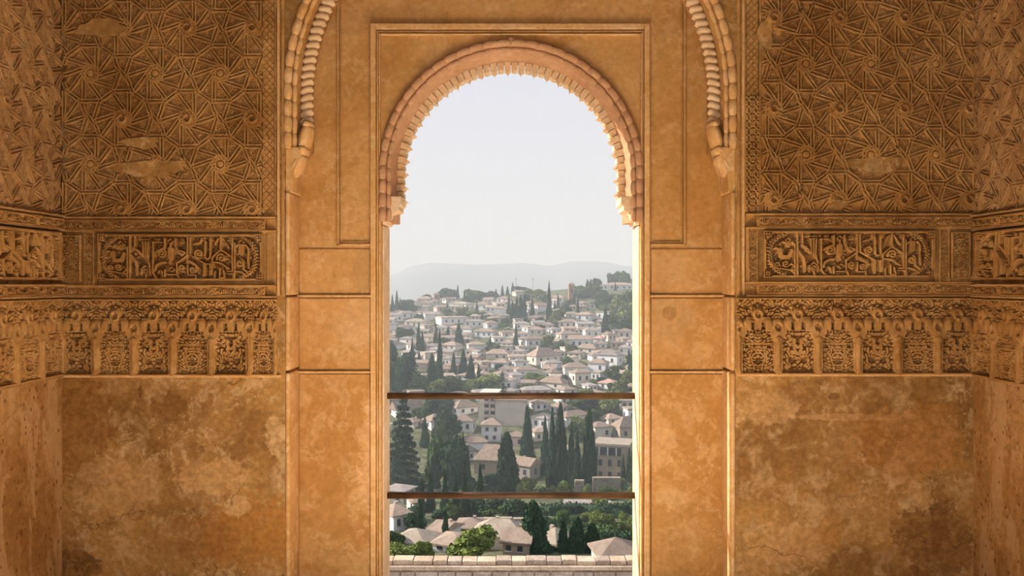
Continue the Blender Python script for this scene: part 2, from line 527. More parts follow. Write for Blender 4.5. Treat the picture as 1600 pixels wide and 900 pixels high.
# soffit: from the front roll to the toothed back edge
RI = 169.0 * (0.40 - CY) / F
loft('soffit', WCX, W_ZC, z0w, [(RO + 0.022, NY - 0.012), (RO, NY - 0.012), (RO - 0.012, NY + 0.004), (RO - 0.020, NY + 0.05), (RI + 0.030, NY + 0.15),
     (RI + 0.018, NY + 0.21), (RI + 0.03, OY + 0.004), (RO + 0.022, OY + 0.004)], M_PINK, wa)
lobe = barrel('lobe', M_PINK, 10, 6, 0.45)
NL = 36
for ring, (rr, yy, rad, mm_) in enumerate(((RO + 0.004, NY - 0.018, 0.022, 0), (RO - 0.026, NY + 0.018, 0.017, 1))):
    for i in range(NL):
        u = (i + 0.5) / NL
        x, z, a = path_at(WCX, W_ZC, z0w, rr, u)
        L = (2 * (W_ZC - z0w) + PI * rr) / NL
        obj('lobe', lobe, wa, (x, yy, z), (0, -(a + PI / 2), 0), (L * 1.02, rad, rad))
# small point at the crown
prism('crown_point', [(WCX - 0.05, W_ZC + RO + 0.012), (WCX, W_ZC + RO + 0.034), (WCX + 0.05, W_ZC + RO + 0.012), (WCX, W_ZC + RO - 0.01)], NY - 0.03, NY + 0.02, M_PINK, wa, 0.004)
t_a, t_b = tooth_mesh('tooth', M_TOOTH, True), tooth_mesh('tooth', M_TOOTH, False)
NT = 58
z0t = WZ(322, 0.4)
for i in range(NT):
    u = (i + 0.5) / NT
    x, z, a = path_at(WCX, W_ZC - 0.01, z0t, RI + 0.022, u)
    L = (2 * (W_ZC - z0t) + PI * RI) / NT
    obj('tooth', t_b if i % 2 else t_a, wa, (x, 0.405 + (0.012 if i % 2 else 0), z), (0, PI / 2 - a, 0), (L * 0.90, 0.10, 0.056 if i % 2 == 0 else 0.050))
# brackets under the arch feet
for s in (-1, 1):
    xj = WCX + s * (J - 0.002)
    zt = WZ(338, 0.4)
    pr = [(0, 0.10), (0.105, 0.10), (0.105, 0.055), (0.088, 0.045), (0.092, 0.02), (0.07, 0.012), (0.05, -0.006), (0.046, -0.03), (0.028, -0.045), (0.022, -0.062), (0, -0.062)]
    prism('bracket', [(xj - s * a, zt + b_) for a, b_ in (pr if s > 0 else pr[::-1])], NY + 0.02, OY - 0.01, M_TOOTH, wa, 0.003)

# great arch in front of the niche
ga = empty('great_arch', (0, 0, 0))
tag(ga, 'great arch with beaded outer roll and rope-like inner fringe framing the niche', 'arch')
g_zc, g_z0 = WZ(140), WZ(232)
GO = G_R + 0.002
YR = 0.11
def gr(px, y): return px * (y - CY) / F
RC = gr(317, YR)
loft('arch_band', gcx, g_zc, g_z0, [(GO, 0.012), (GO - 0.004, 0.006), (GO - 0.026, 0.020), (gr(327, 0.09), 0.09), (gr(322, 0.14), 0.14), (gr(309, 0.165), 0.165), (gr(307, NY - 0.012), NY - 0.012), (gr(309, NY - 0.003), NY - 0.003), (GO, NY - 0.003)], M_CARVE, ga)
globe = barrel('bead', M_EDGE, 10, 6, 0.42)
NG = 50
for k, (rr, yy, rad) in enumerate(((GO - 0.014, 0.000, 0.022), (GO - 0.043, 0.030, 0.014))):
    L = (2 * (g_zc - g_z0) + PI * rr) / NG
    for i in range(NG):
        x, z, a = path_at(gcx, g_zc, g_z0, rr, (i + 0.5) / NG)
        obj('bead', globe, ga, (x, yy, z), (0, -(a + PI / 2), 0), (L * 1.03, rad, rad * 1.1))
rope = barrel('rope_turn', M_TOOTH, 10, 6, 0.34)
NR = 92
zr0 = WZ(196, YR)
for i in range(NR):
    u = (i + 0.5) / NR
    x, z, a = path_at(gcx, g_zc, zr0, RC, u)
    tilt = 0.42 if a > PI / 2 else -0.42
    obj('rope_turn', rope, ga, (x, YR - 0.01, z), (0, -(a + tilt), 0), (0.070, 0.034, 0.0235))
# corbels: swelling drums stepping inwards and upwards
bb = barrel('corbel_drum', M_EDGE, 14, 8, 0.22)
for s, xe in ((-1, RL), (1, RR)):
    for (hp, py, rad, ln, tl) in ((345, 287, 9.8, 29, 0.10), (333, 259, 10.5, 34, 0.52), (324, 237, 8.8, 15, 0.62), (319, 215, 10.2, 33, 0.28), (315.5, 196, 8.6, 10, 0.22)):
        yy = 0.085
        obj('corbel_drum', bb, ga, (gcx + s * gr(hp, yy), yy, WZ(py, yy)), (0, PI / 2 - s * tl, 0), (ln * PX * 1.05, 0.078, rad * PX))
    pts = [(352, 302), (337, 302), (336, 272), (326, 250), (322, 232), (352, 232)]
    prism('corbel_block', [(gcx + s * gr(p, 0.06), WZ(q, 0.06)) for p, q in pts][::1 if s < 0 else -1], 0.012, NY - 0.003, M_EDGE, ga, 0.003)

# window rails
for (py, la) in ((618.5, 'upper dark brown wooden rail across the window opening'), (774, 'lower dark brown wooden rail across the window opening')):
    yy = 0.37
    Rr = 5.2 * (yy - CY) / F
    bm = bmesh.new()
    bmesh.ops.create_cone(bm, cap_ends=True, segments=14, radius1=Rr, radius2=Rr, depth=2 * J + 0.0)
    me = from_bm('window_rail', bm, M_WOOD, True)
    o = obj('window_rail', me, None, (WCX, yy, WZ(py, yy)), (0, PI / 2, 0))
    tag(o, la, 'rail', 'rails across the window')

# ------------------------------------------------------------------ carved stucco
def hf(name, wpx, hpx, res, fn, m, scale=PX):
    """relief mesh: fn(X, Y) in pixels (Y down) -> height in metres towards the room; local x right, z up from the lower left corner"""
    nx, ny = int(wpx * res) + 1, int(hpx * res) + 1
    xs, ys = np.linspace(0, wpx, nx), np.linspace(0, hpx, ny)
    X, Y = np.meshgrid(xs, ys)
    H = fn(X, Y)
    H[0, :] = H[-1, :] = 0; H[:, 0] = H[:, -1] = 0
    V = np.stack([X * scale, -H, (hpx - Y) * scale], -1).reshape(-1, 3)
    i = np.arange(ny - 1)[:, None] * nx + np.arange(nx - 1)[None, :]
    Q = np.stack([i, i + nx, i + nx + 1, i + 1], -1).reshape(-1, 4)
    me = bpy.data.meshes.new(name)
    me.vertices.add(len(V)); me.vertices.foreach_set('co', V.astype(np.float32).ravel())
    me.loops.add(Q.size); me.loops.foreach_set('vertex_index', Q.astype(np.int32).ravel())
    me.polygons.add(len(Q)); me.polygons.foreach_set('loop_start', np.arange(0, Q.size, 4, dtype=np.int32))
    me.materials.append(m)
    me.update(calc_edges=True)
    me.shade_smooth()
    return me

def seg_d(X, Y, a, b):
    ax, ay = a; bx, by = b
    dx, dy = bx - ax, by - ay
    t = np.clip(((X - ax) * dx + (Y - ay) * dy) / (dx * dx + dy * dy + 1e-9), 0, 1)
    return np.hypot(X - ax - t * dx, Y - ay - t * dy)
def poly_d(X, Y, pts):
    d = np.full(X.shape, 1e9)
    for a, b in zip(pts[:-1], pts[1:]):
        d = np.minimum(d, seg_d(X, Y, a, b))
    return d
def sst(x, lo, hi):
    t = np.clip((x - lo) / (hi - lo), 0, 1)
    return t * t * (3 - 2 * t)
def spiral(cx, cy, r, turns=1.6, a0=0.0, sgn=1, n=22):
    return [(cx + r * (1 - 0.85 * i / n) * math.cos(a0 + sgn * 2 * PI * turns * i / n), cy + r * (1 - 0.85 * i / n) * math.sin(a0 + sgn * 2 * PI * turns * i / n)) for i in range(n + 1)]
def field(seed, k0, k1, n=26):
    r = np.random.default_rng(seed)
    ks = r.uniform(k0, k1, n); th = r.uniform(0, 2 * PI, n); ph = r.uniform(0, 2 * PI, n)
    def f(X, Y):
        s = 0
        for k, t, p in zip(ks, th, ph):
            s = s + np.cos(2 * PI * (X * math.cos(t) + Y * math.sin(t)) / k + p)
        return s / math.sqrt(n / 2)
    return f

# --- the kufic inscription band (traced strokes, in tenths of a pixel of the photograph)
KW, KH = 268.0, 72.0
def kufic_fn(X, Y):
    x, y = X * 10 + 55, Y * 10 + 115
    best = np.zeros(X.shape)
    def st(pts, w, h=1.0):
        nonlocal best
        d = poly_d(x, y, pts)
        best = np.maximum(best, h * sst(w - d, -7, 7))
    def knot(cx, cy, s=34):
        for o in (-s * .55, s * .55):
            st([(cx - s * 1.3, cy + o), (cx + s * 1.3, cy + o)], 9)
            st([(cx + o, cy - s * 1.3), (cx + o, cy + s * 1.3)], 9)
    # frame
    st([(190, 140), (2620, 140)], 15); st([(190, 812), (2620, 812)], 15)
    st([(80, 250), (80, 700)], 15); st([(2705, 250), (2705, 700)], 15)
    for cx in (120, 2670):
        for cy in (180, 770): knot(cx, cy)
    def W(*p): return list(p)
    o = 1400
    strokes = [
        (W((540, 310), (540, 800)), 15), (W((580, 160), (580, 800)), 17), (W((660, 160), (660, 300), (640, 340)), 17),
        (W((730, 200), (880, 200)), 12), (W((760, 235), (850, 235)), 10), (W((790, 250), (800, 460)), 15), (W((835, 230), (838, 520)), 14), (W((880, 240), (862, 480), (905, 620)), 16),
        (W((660, 345), (720, 380), (795, 455)), 24), (W((600, 440), (680, 540), (700, 640), (690, 740)), 24), (W((770, 745), (770, 655), (838, 600), (905, 655), (905, 745)), 13),
        (spiral(840, 690, 48, 1.4, 2.6), 11), (W((840, 740), (845, 800)), 14), (W((955, 240), (955, 715), (1010, 790)), 16), (W((940, 240), (1090, 240)), 11),
        (spiral(1100, 415, 70, 1.5, -0.8), 17), (W((1150, 190), (1150, 330), (1060, 370), (1000, 400)), 22), (W((1240, 190), (1285, 225), (1240, 262), (1200, 225), (1240, 190)), 11),
        (W((1240, 262), (1240, 340)), 18), (W((1240, 350), (1240, 470)), 50), (W((1240, 480), (1235, 570)), 20), (W((990, 670), (1010, 600), (1080, 560), (1150, 555)), 22),
        (W((1040, 720), (1060, 670), (1100, 690), (1110, 770)), 13), (W((1150, 670), (1150, 770)), 18), (W((1215, 660), (1262, 625), (1310, 660), (1262, 695), (1215, 660)), 12),
        (W((1190, 740), (1350, 740), (1380, 790)), 14), (W((1320, 190), (1325, 300), (1370, 400), (1425, 430)), 22), (W((1390, 370), (1480, 400), (1425, 450)), 18),
        (W((1350, 560), (1440, 500), (1520, 440)), 18), (W((1345, 560), (1345, 740)), 14), (spiral(1430, 640, 60, 1.3, 1.0), 17),
        (W((o + 118, 170), (o + 112, 560)), 17), (W((o + 158, 170), (o + 165, 420)), 17), (W((o + 165, 440), (o + 380, 560), (o + 383, 770)), 16), (W((o + 130, 530), (o + 250, 590), (o + 290, 640)), 26),
        (spiral(o + 205, 660, 58, 1.4, -0.6), 16), (spiral(o + 300, 415, 72, 1.5, 1.4), 18), (W((o + 225, 270), (o + 320, 250), (o + 350, 190)), 18), (W((o + 120, 590), (o + 120, 745), (o + 250, 745), (o + 250, 800)), 13),
        (W((o + 402, 230), (o + 402, 470), (o + 440, 500), (o + 485, 470), (o + 485, 200)), 16), (W((o + 400, 570), (o + 400, 760)), 17), (W((o + 485, 570), (o + 485, 740)), 17), (W((o + 400, 575), (o + 485, 575)), 12),
        (W((o + 660, 160), (o + 660, 345)), 22), (W((o + 510, 740), (o + 522, 470), (o + 660, 355), (o + 830, 460)), 16), (spiral(o + 665, 485, 72, 1.4, 2.8), 18),
        (W((o + 540, 545), (o + 660, 560), (o + 790, 650)), 18), (W((o + 560, 280), (o + 600, 200), (o + 640, 180)), 14), (W((o + 690, 180), (o + 730, 240), (o + 790, 330)), 14),
        (W((o + 845, 170), (o + 845, 690), (o + 770, 690)), 16), (W((o + 882, 250), (o + 882, 800)), 14), (W((o + 560, 690), (o + 560, 800)), 14), (W((o + 640, 640), (o + 640, 790), (o + 720, 790), (o + 700, 680)), 15),
        (W((o + 745, 725), (o + 860, 725), (o + 860, 800)), 12), (W((o + 990, 205), (o + 1035, 245), (o + 990, 285), (o + 945, 245), (o + 990, 205)), 12), (W((o + 885, 320), (o + 930, 280), (o + 990, 300), (o + 1060, 280), (o + 1105, 340), (o + 1100, 520), (o + 1110, 640)), 17),
        (W((o + 990, 310), (o + 985, 400)), 44), (spiral(o + 970, 560, 66, 1.4, -1.2), 18), (W((o + 1020, 560), (o + 1030, 660), (o + 1090, 700)), 22), (W((o + 905, 690), (o + 1000, 700), (o + 1090, 770)), 16),
        # left end flourish, same motif mirrored
        (W((430, 225), (470, 260), (430, 292), (388, 260), (430, 225)), 12), (W((300, 320), (350, 280), (430, 315), (500, 280), (520, 330)), 15), (W((400, 310), (430, 350), (470, 320)), 18),
        (W((310, 400), (330, 520), (440, 520), (490, 420)), 34), (W((200, 400), (230, 370), (275, 390), (270, 450)), 15), (W((130, 560), (170, 620), (190, 650)), 15), (spiral(400, 620, 55, 1.3, 0.5), 15), (spiral(270, 640, 50, 1.3, 2.0), 14),
        (W((480, 620), (530, 660), (480, 700), (520, 760)), 13), (W((250, 690), (420, 710), (520, 720)), 13)]
    for p, w in strokes: st(p, w)
    for (cx, cy) in ((1040, 215), (1430, 225), (o + 370, 195), (o + 500, 190), (o + 820, 195), (740, 180)): knot(cx, cy, 26)
    # beaded half rounds at both ends
    for (cx, sg) in ((2290, 1), (480, -1)):
        for i in range(17):
            a = -1.25 + 2.5 * i / 16
            bx, by = cx + sg * 345 * math.cos(a) * (0.95), 475 + 330 * math.sin(a)
            d = np.hypot(x - bx, y - by)
            best = np.maximum(best, sst(30 - d, -6, 6) - 0.8 * sst(11 - d, -5, 5))
            d2 = np.hypot(x - bx - sg * 46, y - by * 1.0)
            best = np.maximum(best, 0.8 * sst(17 - d2, -6, 6))
    # scrolling leaves behind the letters
    f = field(5, 6.0, 11.0)(X, Y)
    best = np.maximum(best, 0.42 * sst(np.abs(f), 0.75, 1.05))
    edge = np.minimum.reduce([X, Y, KW - X, KH - Y])
    best = np.maximum(best, sst(1.6 - edge, -0.4, 0.4))
    return 0.006 + 0.050 * best - 0.050

# --- blind arch bay, two infills
BW, BH = 59.6, 119.0
def bay_fn(kind):
    fa = field(21 + kind, 7.5, 11.5, 30)
    fb = field(41 + kind, 6.0, 9.0, 30)
    fc = field(61, 6.5, 10.0, 30)
    def fn(X, Y):
        xm = np.abs(X - BW / 2)
        edge = np.minimum(X, BW - X)
        # ground of small carving
        if kind == 0:
            g = sst(np.abs(fa(xm, Y)), 0.30, 0.75)
            r_ = np.hypot((X - BW / 2) / 1.0, Y - 82)
            for k in (-1, 1):
                for (cx, cy, r0, sg) in ((11, 66, 6, 1), (7, 88, 6, -1), (15, 104, 5, 1)):
                    g = np.maximum(g, sst(1.5 - poly_d(xm, Y, spiral(cx, cy, r0, 1.3, 0.4, sg)), -0.6, 0.6))
            g = np.maximum(g, sst(2.2 - poly_d(xm, Y, [(5, 64), (5, 82)]), -0.7, 0.7))
        else:
            g = sst(np.abs(fb(xm, Y)), 0.36, 0.70)
            r_ = np.hypot(X - BW / 2, Y - 95)
            g = np.maximum(g, sst(1.6 - np.abs(r_ - 10), -0.6, 0.6)); g = np.maximum(g, sst(5.0 - r_, -1, 2) * (0.55 + 0.45 * np.cos(8 * np.arctan2(Y - 95, X - BW / 2))))
            g = np.maximum(g, sst(1.0 - np.abs(np.maximum(xm * 1.0 - 13, np.abs(Y - 95) - 13)), -0.5, 0.5))
            g = np.maximum(g, sst(1.0 - np.abs(np.maximum(xm - 13, np.abs(Y - 74) - 4)), -0.5, 0.5))
        low = 0.002 + 0.027 * g
        # frieze of small carving above the arches
        up = 0.001 + 0.025 * sst(np.abs(fc(xm, Y)), 0.33, 0.72)
        H = np.where(Y < 46, up, low)
        # lobed arch body: rounded domes
        def dome(cx, cy, r, h, asp=1.0):
            d = np.hypot(X - cx, (Y - cy) / asp)
            return np.where(d < r, h * np.sqrt(np.clip(1 - (d / r) ** 2.6, 0, 1)), 0)
        body = np.zeros(X.shape)
        for (cx, cy, r) in ((BW / 2, 25, 9.6), (BW / 2 - 13, 41, 10.5), (BW / 2 + 13, 41, 10.5), (0, 43, 11), (BW, 43, 11)):
            body = np.maximum(body, dome(cx, cy, r, 0.020, 1.12) + np.where(np.hypot(X - cx, (Y - cy) / 1.12) < r, 0.020, 0))
        core = (np.abs(X - BW / 2) < 18) & (Y > 30) & (Y < 49)
        body = np.maximum(body, np.where(core, 0.032, 0))
        # shoulders sweeping down to the colonnettes
        sh = sst(7.2 + 9.0 * sst(66 - Y, 0, 18) - edge, -0.7, 0.9) * (Y > 44)
        body = np.maximum(body, 0.036 * sh)
        # colonnette with capital and base
        wcol = 4.0 + 2.4 * (np.abs(Y - 65) < 3.2) + 1.2 * (np.abs(Y - 70) < 1.2) + 2.2 * sst(Y, 110, 113)
        col = 0.030 * sst(wcol - edge, -0.5, 0.7) + 0.014 * np.sqrt(np.clip(1 - (edge / np.maximum(wcol, 1)) ** 2, 0, 1)) * (edge < wcol)
        body = np.maximum(body, np.where(Y > 60, col, 0))
        H = np.maximum(H, body)
        # little dark openings and shell hollows
        def hole(cx, cy, hw, hh, dep):
            nonlocal H
            q = np.maximum(np.abs(X - cx) - hw, np.abs(Y - cy) - hh)
            H = H - dep * sst(-q, -0.6, 0.7)
        for cx in (BW / 2 - 8, BW / 2 + 8):
            hole(cx, 43.5, 2.6, 5.5, 0.034)
            H = H + 0.014 * sst(1.2 - np.hypot(X - cx, (Y - 44) * 0.5), -0.5, 0.5)
        for (cx, cy, r) in ((BW / 2, 26, 5.5), (0, 45, 6), (BW, 45, 6)):
            d = np.hypot(X - cx, (Y - cy) * 0.8)
            H = H - 0.020 * sst(r - d, 0, 4) + 0.008 * sst(1.3 - np.abs(X - cx), -0.5, 0.5) * (np.abs(Y - cy - 4) < 7)
        for k in range(-3, 4):
            H = H - 0.014 * sst(1.5 - np.hypot(X - BW / 2 - k * 5.2, Y - 52), -0.6, 0.6)
        H = np.maximum(H, 0.042 * sst(Y, 115, 116.2) * (1 - sst(Y, 118, 119)))
        H = np.maximum(H, 0.036 * (1 - sst(Y, 2, 3)))
        return H * 1.4
    return fn

# --- small carved fillers
def net_fn(seed, k0, k1, w, h, b=1.5, hh=0.022):
    f = field(seed, k0, k1, 30)
    def fn(X, Y):
        xm = np.abs(X - w / 2)
        g = sst(np.abs(f(xm, Y)), 0.30, 0.70)
        edge = np.minimum.reduce([X, Y, w - X, h - Y])
        return 0.001 + hh * 1.3 * np.maximum(g * 0.9, sst(b - edge, -0.4, 0.4))
    return fn
def lattice_fn(w, h):
    def fn(X, Y):
        p = w * 0.5
        u = (X - w / 2) / p; v = Y / p
        a = np.abs(((u + v) % 1.0) - 0.5); b = np.abs(((u - v) % 1.0) - 0.5)
        d = np.minimum(0.5 - a, 0.5 - b) * p
        r = np.hypot((u - np.round(u)) * p, (v - np.round(v)) * p)
        g = np.maximum(sst(1.3 - d, -0.5, 0.5), sst(1.0 - np.abs(r - 3.4), -0.5, 0.5))
        g = np.maximum(g, sst(1.4 - np.minimum(X, w - X), -0.4, 0.4))
        return 0.001 + 0.022 * g
    return fn
def cross_fn(w, h):
    def fn(X, Y):
        a = np.abs(((X + Y * 0.9) / 10.0) % 1 - 0.5); b = np.abs(((X - Y * 0.9) / 10.0) % 1 - 0.5)
        g = np.minimum(sst(a * 10, 0.5, 1.0), sst(b * 10, 0.5, 1.0))
        e = np.minimum(X, w - X)
        return 0.001 + 0.008 * g + 0.009 * sst(1.8 - e, -0.4, 0.4)
    return fn
def weave_fn(w, h, b):
    """border with fine plait"""
    def fn(X, Y):
        e = np.minimum.reduce([X, Y, w - X, h - Y])
        pl = 0.5 + 0.5 * np.sin((X + Y) * 2 * PI / 3.2) * np.sin((X - Y) * 2 * PI / 3.2)
        return 0.003 + 0.012 * sst(1.6 - e, -0.4, 0.4) + 0.004 * pl * (e > 1.6)
    return fn

CART_W, CART_H = 66.0, 15.5
def cart_fn(X, Y):
    e = np.minimum.reduce([X, Y, CART_W - X, CART_H - Y])
    lob = np.hypot((np.minimum(X, CART_W - X) - 8) / 7.2, (Y - CART_H / 2) / 6.4)
    inside = np.where(np.minimum(X, CART_W - X) > 8, (np.abs(Y - CART_H / 2) < 6.0), lob < 1)
    ring = np.where(np.minimum(X, CART_W - X) > 8, np.abs(np.abs(Y - CART_H / 2) - 6.2), np.abs(lob - 1) * 6.4)
    star = poly_d(X, Y, [(0, 2), (5, CART_H / 2), (0, CART_H - 2)])
    star = np.minimum(star, poly_d(X, Y, [(CART_W, 2), (CART_W - 5, CART_H / 2), (CART_W, CART_H - 2)]))
    f = field(9, 3.6, 5.5, 20)(X, Y)
    H = 0.001 + 0.0085 * np.maximum(np.maximum(sst(0.9 - ring, -0.4, 0.4), sst(0.9 - star, -0.4, 0.4)), 0.35 * sst(np.abs(f), 0.6, 0.9))
    return np.maximum(H, 0.010 * sst(1.0 - np.minimum(Y, CART_H - Y), -0.3, 0.3))

ME_KUFIC = hf('kufic_inscription', KW, KH, 2.3, kufic_fn, M_CARVE)
ME_BAY = [hf('blind_arch', BW, BH, 2.3, bay_fn(k), M_CARVE) for k in (0, 1)]
ME_CART = hf('cartouche', CART_W, CART_H, 3.0, cart_fn, M_CARVE)
ME_SMALL = hf('foliate_panel', 28, 72, 2.4, net_fn(71, 4.0, 6.5, 28, 72), M_CARVE)
ME_VCART = hf('upright_cartouche', 15, 86, 2.6, net_fn(75, 2.6, 4.2, 15, 86, 1.5, 0.015), M_CARVE)
ME_LATT = hf('lattice_strip', 22, 180, 2.4, lattice_fn(22, 180), M_CARVE)
ME_CROSS = hf('crosshatched_strip', 20, 420, 2.0, cross_fn(20, 420), M_CARVE)
ME_PLAIT = hf('plaited_border', 292, 86, 1.7, weave_fn(292, 86, 9), M_CARVE)

# flowing script in the narrow bands (joined letter forms, written right to left)
def script_mesh():
    phrase = '\uFEED\uFEFB\u0020\uFECF\uFE8E\uFEDF\uFE90\u0020\uFE8D\uFEFB\u0020\uFDF2'
    cu = bpy.data.curves.new('script', 'FONT')
    cu.body = phrase[::-1]
    cu.extrude = 0.06; cu.offset = 0.03
    cu.resolution_u = 2
    o = bpy.data.objects.new('script', cu); COL.objects.link(o)
    dg = bpy.context.evaluated_depsgraph_get()
    me = bpy.data.meshes.new_from_object(o.evaluated_get(dg))
    bpy.data.objects.remove(o)
    co = np.empty(len(me.vertices) * 3); me.vertices.foreach_get('co', co); co = co.reshape(-1, 3)
    lo, hi = co.min(0), co.max(0)
    w, h = 56 * PX, 11.5 * PX
    out = np.stack([(co[:, 0] - (lo[0] + hi[0]) / 2) / (hi[0] - lo[0]) * w, -(co[:, 2] - lo[2]) / (hi[2] - lo[2]) * 0.014, (co[:, 1] - (lo[1] + hi[1]) / 2) / (hi[1] - lo[1]) * h], -1)
    me.vertices.foreach_set('co', out.ravel()); me.update()
    me.name = 'script'
    me.materials.clear(); me.materials.append(M_CARVE)
    return me
ME_SCRIPT = script_mesh()

# --- star strapwork panel
LX, LY = 101.0, 141.0
def strap_segments():
    """segments of one lattice site, pixel units, y up"""
    S = []
    off, half = 10.0, 43.0
    for k in range(10):
        a = k * PI / 5
        nx, ny = math.cos(a), math.sin(a)
        tx, ty = -ny, nx
        S.append(((nx * off - tx * 9.0, ny * off - ty * 9.0), (nx * off + tx * half, ny * off + ty * half)))
        b0, b1 = a, a + PI / 5
        S.append(((45.2 * math.cos(b0), 45.2 * math.sin(b0)), (45.2 * math.cos(b1), 45.2 * math.sin(b1))))
    # bars of the crossings between neighbours in a row
    for s in (-1, 1):
        S.append(((LX / 2 - 12, -s * 16), (LX / 2 + 12, s * 16)))
    return S
def clip_seg(a, b, x0, x1, y0, y1):
    t0, t1 = 0.0, 1.0
    dx, dy = b[0] - a[0], b[1] - a[1]
    for p, q in ((-dx, a[0] - x0), (dx, x1 - a[0]), (-dy, a[1] - y0), (dy, y1 - a[1])):
        if abs(p) < 1e-9:
            if q < 0: return None
        else:
            r = q / p
            if p < 0: t0 = max(t0, r)
            else: t1 = min(t1, r)
    if t1 - t0 < 0.03: return None
    return (a[0] + dx * t0, a[1] + dy * t0), (a[0] + dx * t1, a[1] + dy * t1)

def lattice_sites(w, h, ox, oy):
    out = []
    for j in range(-3, 8):
        for i in range(-3, 8):
            x = ox + i * LX + (LX / 2 if j % 2 else 0)
            y = oy + j * LY / 2
            if -60 < x < w + 60 and -60 < y < h + 60:
                out.append((x, y, j % 2))
    return out

def strap_mesh(w, h, ox, oy, m, holes=()):
    V, Fc = [], []
    # twin ridged strap: cross section offsets (px) and heights (m)
    prof = [(-3.6, 0.0), (-3.2, 0.021), (-1.6, 0.021), (-1.1, 0.001), (1.1, 0.001), (1.6, 0.021), (3.2, 0.021), (3.6, 0.0)]
    k = len(prof)
    n_ = 0
    seen = set()
    for (sx, sy, _) in lattice_sites(w, h, ox, oy):
        for q, (a, b) in enumerate(strap_segments()):
            key = (round((a[0] + b[0] + 2 * sx) / 8), round((a[1] + b[1] + 2 * sy) / 8), round(abs(a[0] - b[0]) / 6))
            if key in seen: continue
            seen.add(key)
            c = clip_seg((a[0] + sx, a[1] + sy), (b[0] + sx, b[1] + sy), 0, w, 0, h)
            if not c: continue
            (x0, y0), (x1, y1) = c
            N_ = 24
            keep = [all(((x0 + (x1 - x0) * (q_ + .5) / N_ - hx) / rx) ** 2 + ((y0 + (y1 - y0) * (q_ + .5) / N_ - hy) / ry) ** 2 > 1 for (hx, hy, rx, ry) in holes) for q_ in range(N_)]
            if not any(keep): continue
            if not all(keep):
                i0 = keep.index(True); i1 = i0
                while i1 < N_ and keep[i1]: i1 += 1
                if i1 - i0 < 4: continue
                x0, y0, x1, y1 = x0 + (x1 - x0) * i0 / N_, y0 + (y1 - y0) * i0 / N_, x0 + (x1 - x0) * i1 / N_, y0 + (y1 - y0) * i1 / N_
            L = math.hypot(x1 - x0, y1 - y0); tx, ty = (x1 - x0) / L, (y1 - y0) / L
            lift = 0.0004 * (n_ % 7)
            n_ += 1
            base = len(V)
            for (ex, ey) in ((x0, y0), (x1, y1)):
                for (o_, hh) in prof:
                    V.append(((ex - ty * o_) * PX, -hh - lift if hh else 0.0, (ey + tx * o_) * PX))
            for j in range(k - 1):
                Fc.append((base + j, base + k + j, base + k + j + 1, base + j + 1))
            Fc.append(tuple(base + j for j in range(k)))
            Fc.append(tuple(base + k + j for j in range(k - 1, -1, -1)))
    return mesh('strapwork', V, Fc, m)

def pad_spots():
    """centres and sizes of the cells of one centred cell of the pattern"""
    res = 1.0
    X, Y = np.meshgrid(np.arange(-30, 132, res), np.arange(-30, 172, res))
    d = np.full(X.shape, 1e9)
    for (sx, sy, _) in [(i * LX + (LX / 2 if j % 2 else 0), j * LY / 2, 0) for i in range(-2, 4) for j in range(-2, 6)]:
        if -90 < sx < 200 and -90 < sy < 240:
            for a, b in strap_segments():
                d = np.minimum(d, seg_d(X, Y, (a[0] + sx, a[1] + sy), (b[0] + sx, b[1] + sy)))
            d = np.minimum(d, np.hypot(X - sx, Y - sy) - 6)
    spots = []
    D = d.copy()
    ny, nx = D.shape
    while True:
        i = int(np.argmax(D)); yy, xx = divmod(i, nx)
        r = D[yy, xx]
        if r < 5.6: break
        x, y = X[yy, xx], Y[yy, xx]
        D[np.hypot(X - x, Y - y) < r * 1.5] = 0
        if 0 <= x < LX and 0 <= y < LY:
            spots.append((float(x), float(y), float(min(r, 13.0))))
    return spots
PADS = pad_spots()

def rosette_mesh(name, m, petals, rings, hmax):
    """low carved boss, unit radius, facing -y"""
    V, Fc = [], []
    seg = petals * 3
    for i, (rr, hh, am) in enumerate(rings):
        for j in range(seg):
            a = 2 * PI * j / seg
            r = rr * (1 + am * math.cos(petals * a))
            V.append((r * math.cos(a), -hmax * hh, r * math.sin(a)))
    for i in range(len(rings) - 1):
        for j in range(seg):
            jn = (j + 1) % seg
            Fc.append((i * seg + j, i * seg + jn, (i + 1) * seg + jn, (i + 1) * seg + j))
    Fc.append(tuple((len(rings) - 1) * seg + j for j in range(seg)))
    return mesh(name, V, Fc, m)
def star_set(m):
    return dict(
        pad=rosette_mesh('carved_leaf', m, 6, [(1.0, 0, .04), (0.95, .8, .04), (0.78, .9, .04), (0.70, .35, .05), (0.56, .30, .10), (0.48, .95, .14), (0.30, .9, .14), (0.22, .3, 0), (0.1, .8, 0)], 0.010),
        pad2=rosette_mesh('carved_leaf', m, 5, [(1.0, 0, .05), (0.94, .8, .05), (0.80, .8, .05), (0.72, .3, .03), (0.52, .3, .2), (0.42, 1.0, .2), (0.2, .7, .1)], 0.010),
        boss=rosette_mesh('boss', m, 10, [(1.0, 0, .10), (0.96, .45, .10), (0.66, .55, .04), (0.60, .75, 0), (0.52, 1.0, 0), (0.44, .9, 0), (0.38, .15, 0), (0.1, .1, 0)], 0.032),
        ros=rosette_mesh('rosette', m, 8, [(1.0, 0, .08), (0.93, .7, .08), (0.70, .7, .12), (0.60, .2, .12), (0.45, .9, 0), (0.15, 1.0, 0)], 0.018),
        star=rosette_mesh('five_point_star', m, 5, [(1.0, 0, .38), (0.9, .8, .38), (0.5, .9, .38), (0.3, .2, .3), (0.1, .3, 0)], 0.020))

